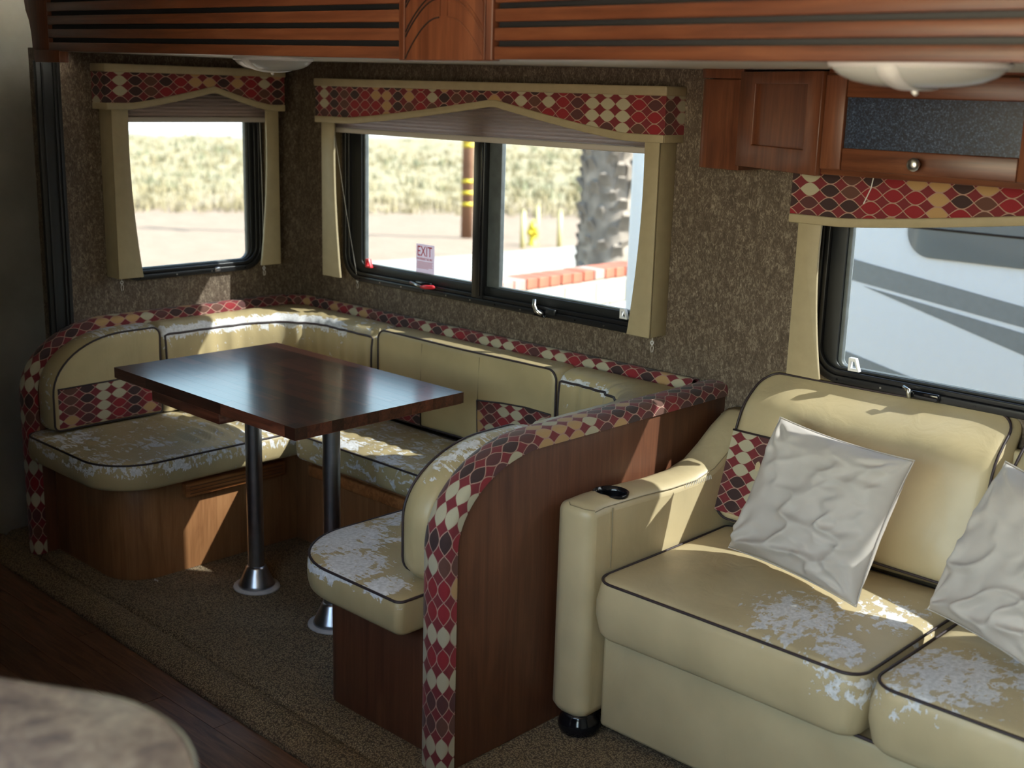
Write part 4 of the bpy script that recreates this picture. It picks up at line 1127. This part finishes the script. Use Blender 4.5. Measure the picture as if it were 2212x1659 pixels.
MB().tube([(p[0], p[1], .8935) for p in out], .0062, 8, closed=True).obj('edge_band', 'nickel', isl, True)
inn = [tuple(cc+(Vector(p)-cc)*.86) for p in out]
MB().prism(inn, (Vector((0, 0, -.044)), Vector((1, 0, 0)), Vector((0, 1, 0)), Vector((0, 0, 1))), .906).obj('cabinet_base', 'cherry', isl)

# ================================================================== OUTSIDE
CX, CY = 3.95, -2.94
def gz(x, y):
    d = math.hypot(x-CX, y-CY)
    return -1.0-.0567*min(max(d-1, 0), 42)
mb = MB(); rings = [0]+[1.5*1.16**i for i in range(38)]; na = 72; vs = []
for rr in rings:
    for k in range(na):
        a = 2*PI*k/na; x = CX+rr*math.cos(a); y = CY+rr*math.sin(a)
        z = gz(x, y)+(.22*mnoise.noise(Vector((x*.07, y*.07, 0))) if rr > 25 else 0)+(.9*mnoise.noise(Vector((x*.02, y*.02, 4))) if rr > 60 else 0)
        vs.append((x, y, z))
fs = [(i*na+k, i*na+(k+1) % na, (i+1)*na+(k+1) % na, (i+1)*na+k) for i in range(len(rings)-1) for k in range(na)]
g = mb.add(vs, fs).obj('ground', 'ground', None, True); g['kind'] = 'structure'; g['label'] = 'dirt lot and dry grass field outside'
# dry grass and scrub tufts: uncountable
random.seed(5)
def tufts(name, mat, n, size, label, cat, dmin=52, dmax=125):
    mb = MB(); vs = []; fs = []
    for i in range(n):
        d = dmin+(dmax-dmin)*random.random()**1.3; a = R(96+random.random()*64)
        x = CX+d*math.cos(a); y = CY+d*math.sin(a)
        z = gz(x, y)-.25; s = size*(.5+random.random())
        for k in range(9):
            an = random.random()*2*PI; lean_ = .2+random.random()*.9; ox = (random.random()-.5)*s*1.6; oy = (random.random()-.5)*s*1.6
            w = s*.13; h = s*(.5+random.random()*.7)
            b = len(vs); dx, dy = math.cos(an), math.sin(an)
            vs += [(x+ox-dy*w, y+oy+dx*w, z), (x+ox+dy*w, y+oy-dx*w, z), (x+ox+dx*lean_*h*.6, y+oy+dy*lean_*h*.6, z+.25+h)]; fs.append((b, b+1, b+2))
    o = mb.add(vs, fs).obj(name, mat, fix=False); return tag(o, label, cat, kind='stuff')
tufts('dry_grass', 'dry_grass', 8500, .27, 'dry yellow grass covering the field beyond the dirt lot', 'grass', 50)
tufts('green_scrub', 'green_scrub', 900, .38, 'patchy green scrub among the dry grass of the field', 'scrub', 60)
# concrete pad between dirt and wall
pad = MB(); P = [(-10.35, 6.5), (-2.9, 5.0), (-2.9, 17.2), (-9.75, 15.0)]
P = [(-2.7, 4.6)]+[(-2.7, 16.0)]+[(-9.75, 13.9), (-9.92, 11.9), (-10.0, 10.9), (-10.35, 8.95), (-10.2, 6.8)]
vs = [(p[0], p[1], -1.0+.012) for p in P]+[(p[0], p[1], -2.2) for p in P]; n = len(P)
pad.add(vs, [tuple(range(n))]+[(i, n+i, n+(i+1) % n, (i+1) % n) for i in range(n)])
o = pad.obj('concrete_pad', 'concrete'); o['kind'] = 'structure'; o['label'] = 'pale concrete pad outside the wide window'
# block wall with brick capping running away from the trailer
bw = thing('block_wall', 'low pale block wall capped with red bricks outside the wide window', 'wall', (-2.55, 6, -1.0))
x0 = -2.62
def kin(p, q): return p
MB().box((x0-.185, 3.0, -1.05), (x0+.02, 9.6, .06)).obj('wall_core', 'block', bw)
brick = MB().box((0, 0, 0), (.235, .128, .085)).mesh('brick'); blockm = MB().box((0, 0, 0), (.016, .392, .190)).mesh('block')
random.seed(3); k = 0; y = 3.02
while y < 9.5:
    o = link('brick', brick if True else None, None, bw); pale = k in (6, 7, 14)
    if not brick.materials: brick.materials.append(M['brick'])
    o.location = (x0-.205, y, .062+random.random()*.006); o.rotation_euler = (0, 0, R(random.random()*1.6-.8))
    if pale: o.material_slots[0].link = 'OBJECT'; o.material_slots[0].material = M['brick_pale']; o['label'] = 'pale pinkish brick'
    bevel(o, .006, 2); y += .140; k += 1
for row in range(5):
    y = 3.0-(.2 if row % 2 else 0)
    while y < 9.5:
        o = link('block', blockm, None, bw)
        if not blockm.materials: blockm.materials.append(M['block'])
        o.location = (x0+.020, y, .055-.2*(row+1)); bevel(o, .004, 1); y += .4
# utility pole with yellow bands
def at_dist(px_dir, k): return px_dir
Cc = Vector((CX, CY, 1.61))
def far(p, k): return Cc+(Vector(p)-Cc)*k
b = far((-12.02, 12.68, -1.0), 1.8)
pole = thing('utility_pole', 'brown wooden utility pole with yellow bands beyond the window', 'pole', tuple(b))
MB().tube([(b.x, b.y, b.z-.4), (b.x, b.y, b.z+4), (b.x, b.y, b.z+9.5)], [.20, .185, .16], 18).obj('shaft', 'pole_wood', pole, True)
for zz in (.98, 1.35, 1.72, 2.86, 3.02, 4.4):
    MB().tube([(b.x, b.y, b.z+zz), (b.x, b.y, b.z+zz+.11)], .198, 18).obj('yellow_band', 'yellow', pole, True)
MB().box((b.x-1.2, b.y-.06, b.z+8.6), (b.x+1.2, b.y+.06, b.z+8.75)).obj('crossarm', 'pole_wood', pole)
# hydrant
b = far((-10.36, 12.65, -1.0), 1.8)
hy = thing('fire_hydrant', 'yellow fire hydrant between the pale posts on the lot', 'hydrant', tuple(b))
MB().lathe([(.18, -.1), (.18, .05), (.12, .07), (.12, .50), (.15, .52), (.15, .56), (.13, .60), (.10, .68), (.05, .73), (.035, .74), (.035, .79), (.002, .80)], b, 24).obj('barrel', 'yellow', hy, True)
MB().tube([b+Vector((-.20, 0, .42)), b+Vector((.20, 0, .42))], .065, 14).obj('side_outlet', 'yellow', hy, True)
MB().tube([b+Vector((0, 0, .40)), b+Vector((0, -.20, .40))], .08, 14).obj('front_outlet', 'yellow', hy, True)
boll = []
for i, (p, h, lb) in enumerate((((-10.03, 12.04, -1.0), 1.15, 'pale yellow steel post left of the hydrant'), ((-10.316, 12.709, -1.0), 1.30, 'pale yellow steel post just right of the hydrant'), ((-9.88, 12.8, -1.0), 1.10, 'pale yellow steel post nearest the palm trunk'))):
    b = far(p, 1.93 if i == 1 else 1.8); t = thing('guard_post', lb, 'post', tuple(b), 'posts guarding the hydrant')
    MB().tube([(b.x, b.y, b.z-.2), (b.x, b.y, b.z+h)], .075, 14).obj('pipe', 'pale_yellow', t, True)
    MB().lathe([(.075, 0), (.06, .035), (.02, .055), (.002, .056)], (b.x, b.y, b.z+h), 14).obj('cap', 'pale_yellow', t, True)
# palm trunk clad in old leaf bases
pc = Vector((-5.70, 9.0, -1.2))
pt = thing('palm_tree', 'thick rough palm trunk clad in grey leaf stubs, behind the brick-capped wall', 'tree', tuple(pc))
MB().tube([pc+Vector((0, 0, z)) for z in (-.3, 0, 2, 4, 6, 8)], [.50, .42, .36, .36, .34, .36], 20).obj('trunk', 'palm_bark', pt, True)
stub = MB(); stub.add([(-.10, 0, 0), (.10, 0, 0), (.055, -.10, .26), (-.055, -.10, .26), (-.07, .05, .0), (.07, .05, .0), (.03, -.03, .29), (-.03, -.03, .29)],
                      [(3, 2, 1, 0), (4, 5, 6, 7), (0, 1, 5, 4), (1, 2, 6, 5), (2, 3, 7, 6), (3, 0, 4, 7)])
sm = stub.mesh('leaf_stub', fix=True); sm.materials.append(M['palm_bark']); random.seed(9)
for i in range(290):
    z = .02+i*.0145; a = i*2.399+random.random()*.5; rr = .335 if z > 1 else .335+.06*(1-z)
    o = link('leaf_stub', sm, None, pt); o.location = pc+Vector((math.cos(a)*rr, math.sin(a)*rr, z))
    o.rotation_euler = (R(-6+random.random()*16), R(random.random()*36-18), a+PI/2); o.scale = (.55+random.random()*.5,)*2+(.6+random.random()*.6,)
# fronds of the crown, above the view
for i in range(22):
    a = i*2.399; L = 2.6; el = .9-(i % 5)*.35; pts = []
    for k in range(8):
        s = k/7; pts.append(pc+Vector((math.cos(a)*L*s, math.sin(a)*L*s, 7.9+L*(el*s-1.0*s*s))))
    mb = MB()
    for k in range(7):
        for sg in (-1, 1):
            for q in (0, .5):
                p = pts[k].lerp(pts[k+1], q); tn = (pts[k+1]-pts[k]).normalized(); sd = tn.cross(Vector((0, 0, 1))).normalized()*sg
                tip = p+sd*.45+tn*.25-Vector((0, 0, .15)); mb.add([p, p+tn*.05, tip], [(0, 1, 2)])
    mb.tube(pts, [.03-.003*k for k in range(8)], 5).obj('frond', 'green_scrub', pt, fix=False)
# neighbouring trailer seen through window 3
NY = 2.5
tl = thing('travel_trailer', 'white travel trailer with grey swoosh stripes parked right outside the sofa window', 'trailer', (4, 3.7, -1.2))
MB().prism(fillet([(-.32, -.70), (9.0, -.70), (9.0, 2.35), (-.32, 2.35)], [.05, .05, .25, .25], 8), (Vector((0, NY, 0)), Vector((1, 0, 0)), Vector((0, 0, 1)), Vector((0, 1, 0))), 2.45).obj('body', 'trailer_white', tl, bev=.02)
FT = (Vector((0, NY-.001, 0)), Vector((1, 0, 0)), Vector((0, 0, 1)), Vector((0, -1, 0)))
def stripe(pts, mat='trailer_stripe', d=.002): return MB().prism(pts, FT, d).obj('stripe', mat, tl)
stripe([(.2, .955), (1.036, .862), (1.916, .739), (3.2, .52), (4.6, .22), (4.6, .08), (3.2, .40), (1.927, .647), (1.036, .760), (.2, .84)])
stripe([(1.14, .733), (1.93, .622), (3.0, .43), (4.3, .10), (4.1, .0), (3.0, .27), (1.943, .524)])
stripe([(.1, .52), (1.041, .409), (1.459, .325), (1.62, .285), (1.2, .31), (.1, .40)])
stripe([(.1, .262), (8.9, .262), (8.9, .245), (.1, .245)], 'trailer_white', .012)
stripe([(.3, .22), (8.6, .22), (8.6, .10), (.3, .10)])
MB().prism(fillet([(1.342, .905), (2.35, .905), (2.35, 1.55), (1.342, 1.55)], .12, 8), FT, .012).obj('side_window', 'trailer_glass', tl, bev=.003)
MB().prism([(1.36, 1.035), (2.33, 1.035), (2.33, 1.045), (1.36, 1.045)], (FT[0]+Vector((0, -.012, 0)), FT[1], FT[2], FT[3]), .003).obj('window_rail', 'black_gloss', tl)
for wx in (3.4, 4.4):
    MB().lathe([(.20, 0), (.36, .02), (.38, .10), (.36, .20), (.20, .22)], (wx, NY+.06, -.84), 28, 'y').obj('wheel', 'black_rubber', tl, True)
# our own trailer's outer skin below the floor so the slide-out stands on something
o = MB().box((-.06, -3.55, -.30), (4.0, .05, -.142)).obj('wall_underbody', 'black_frame'); o['kind'] = 'structure'
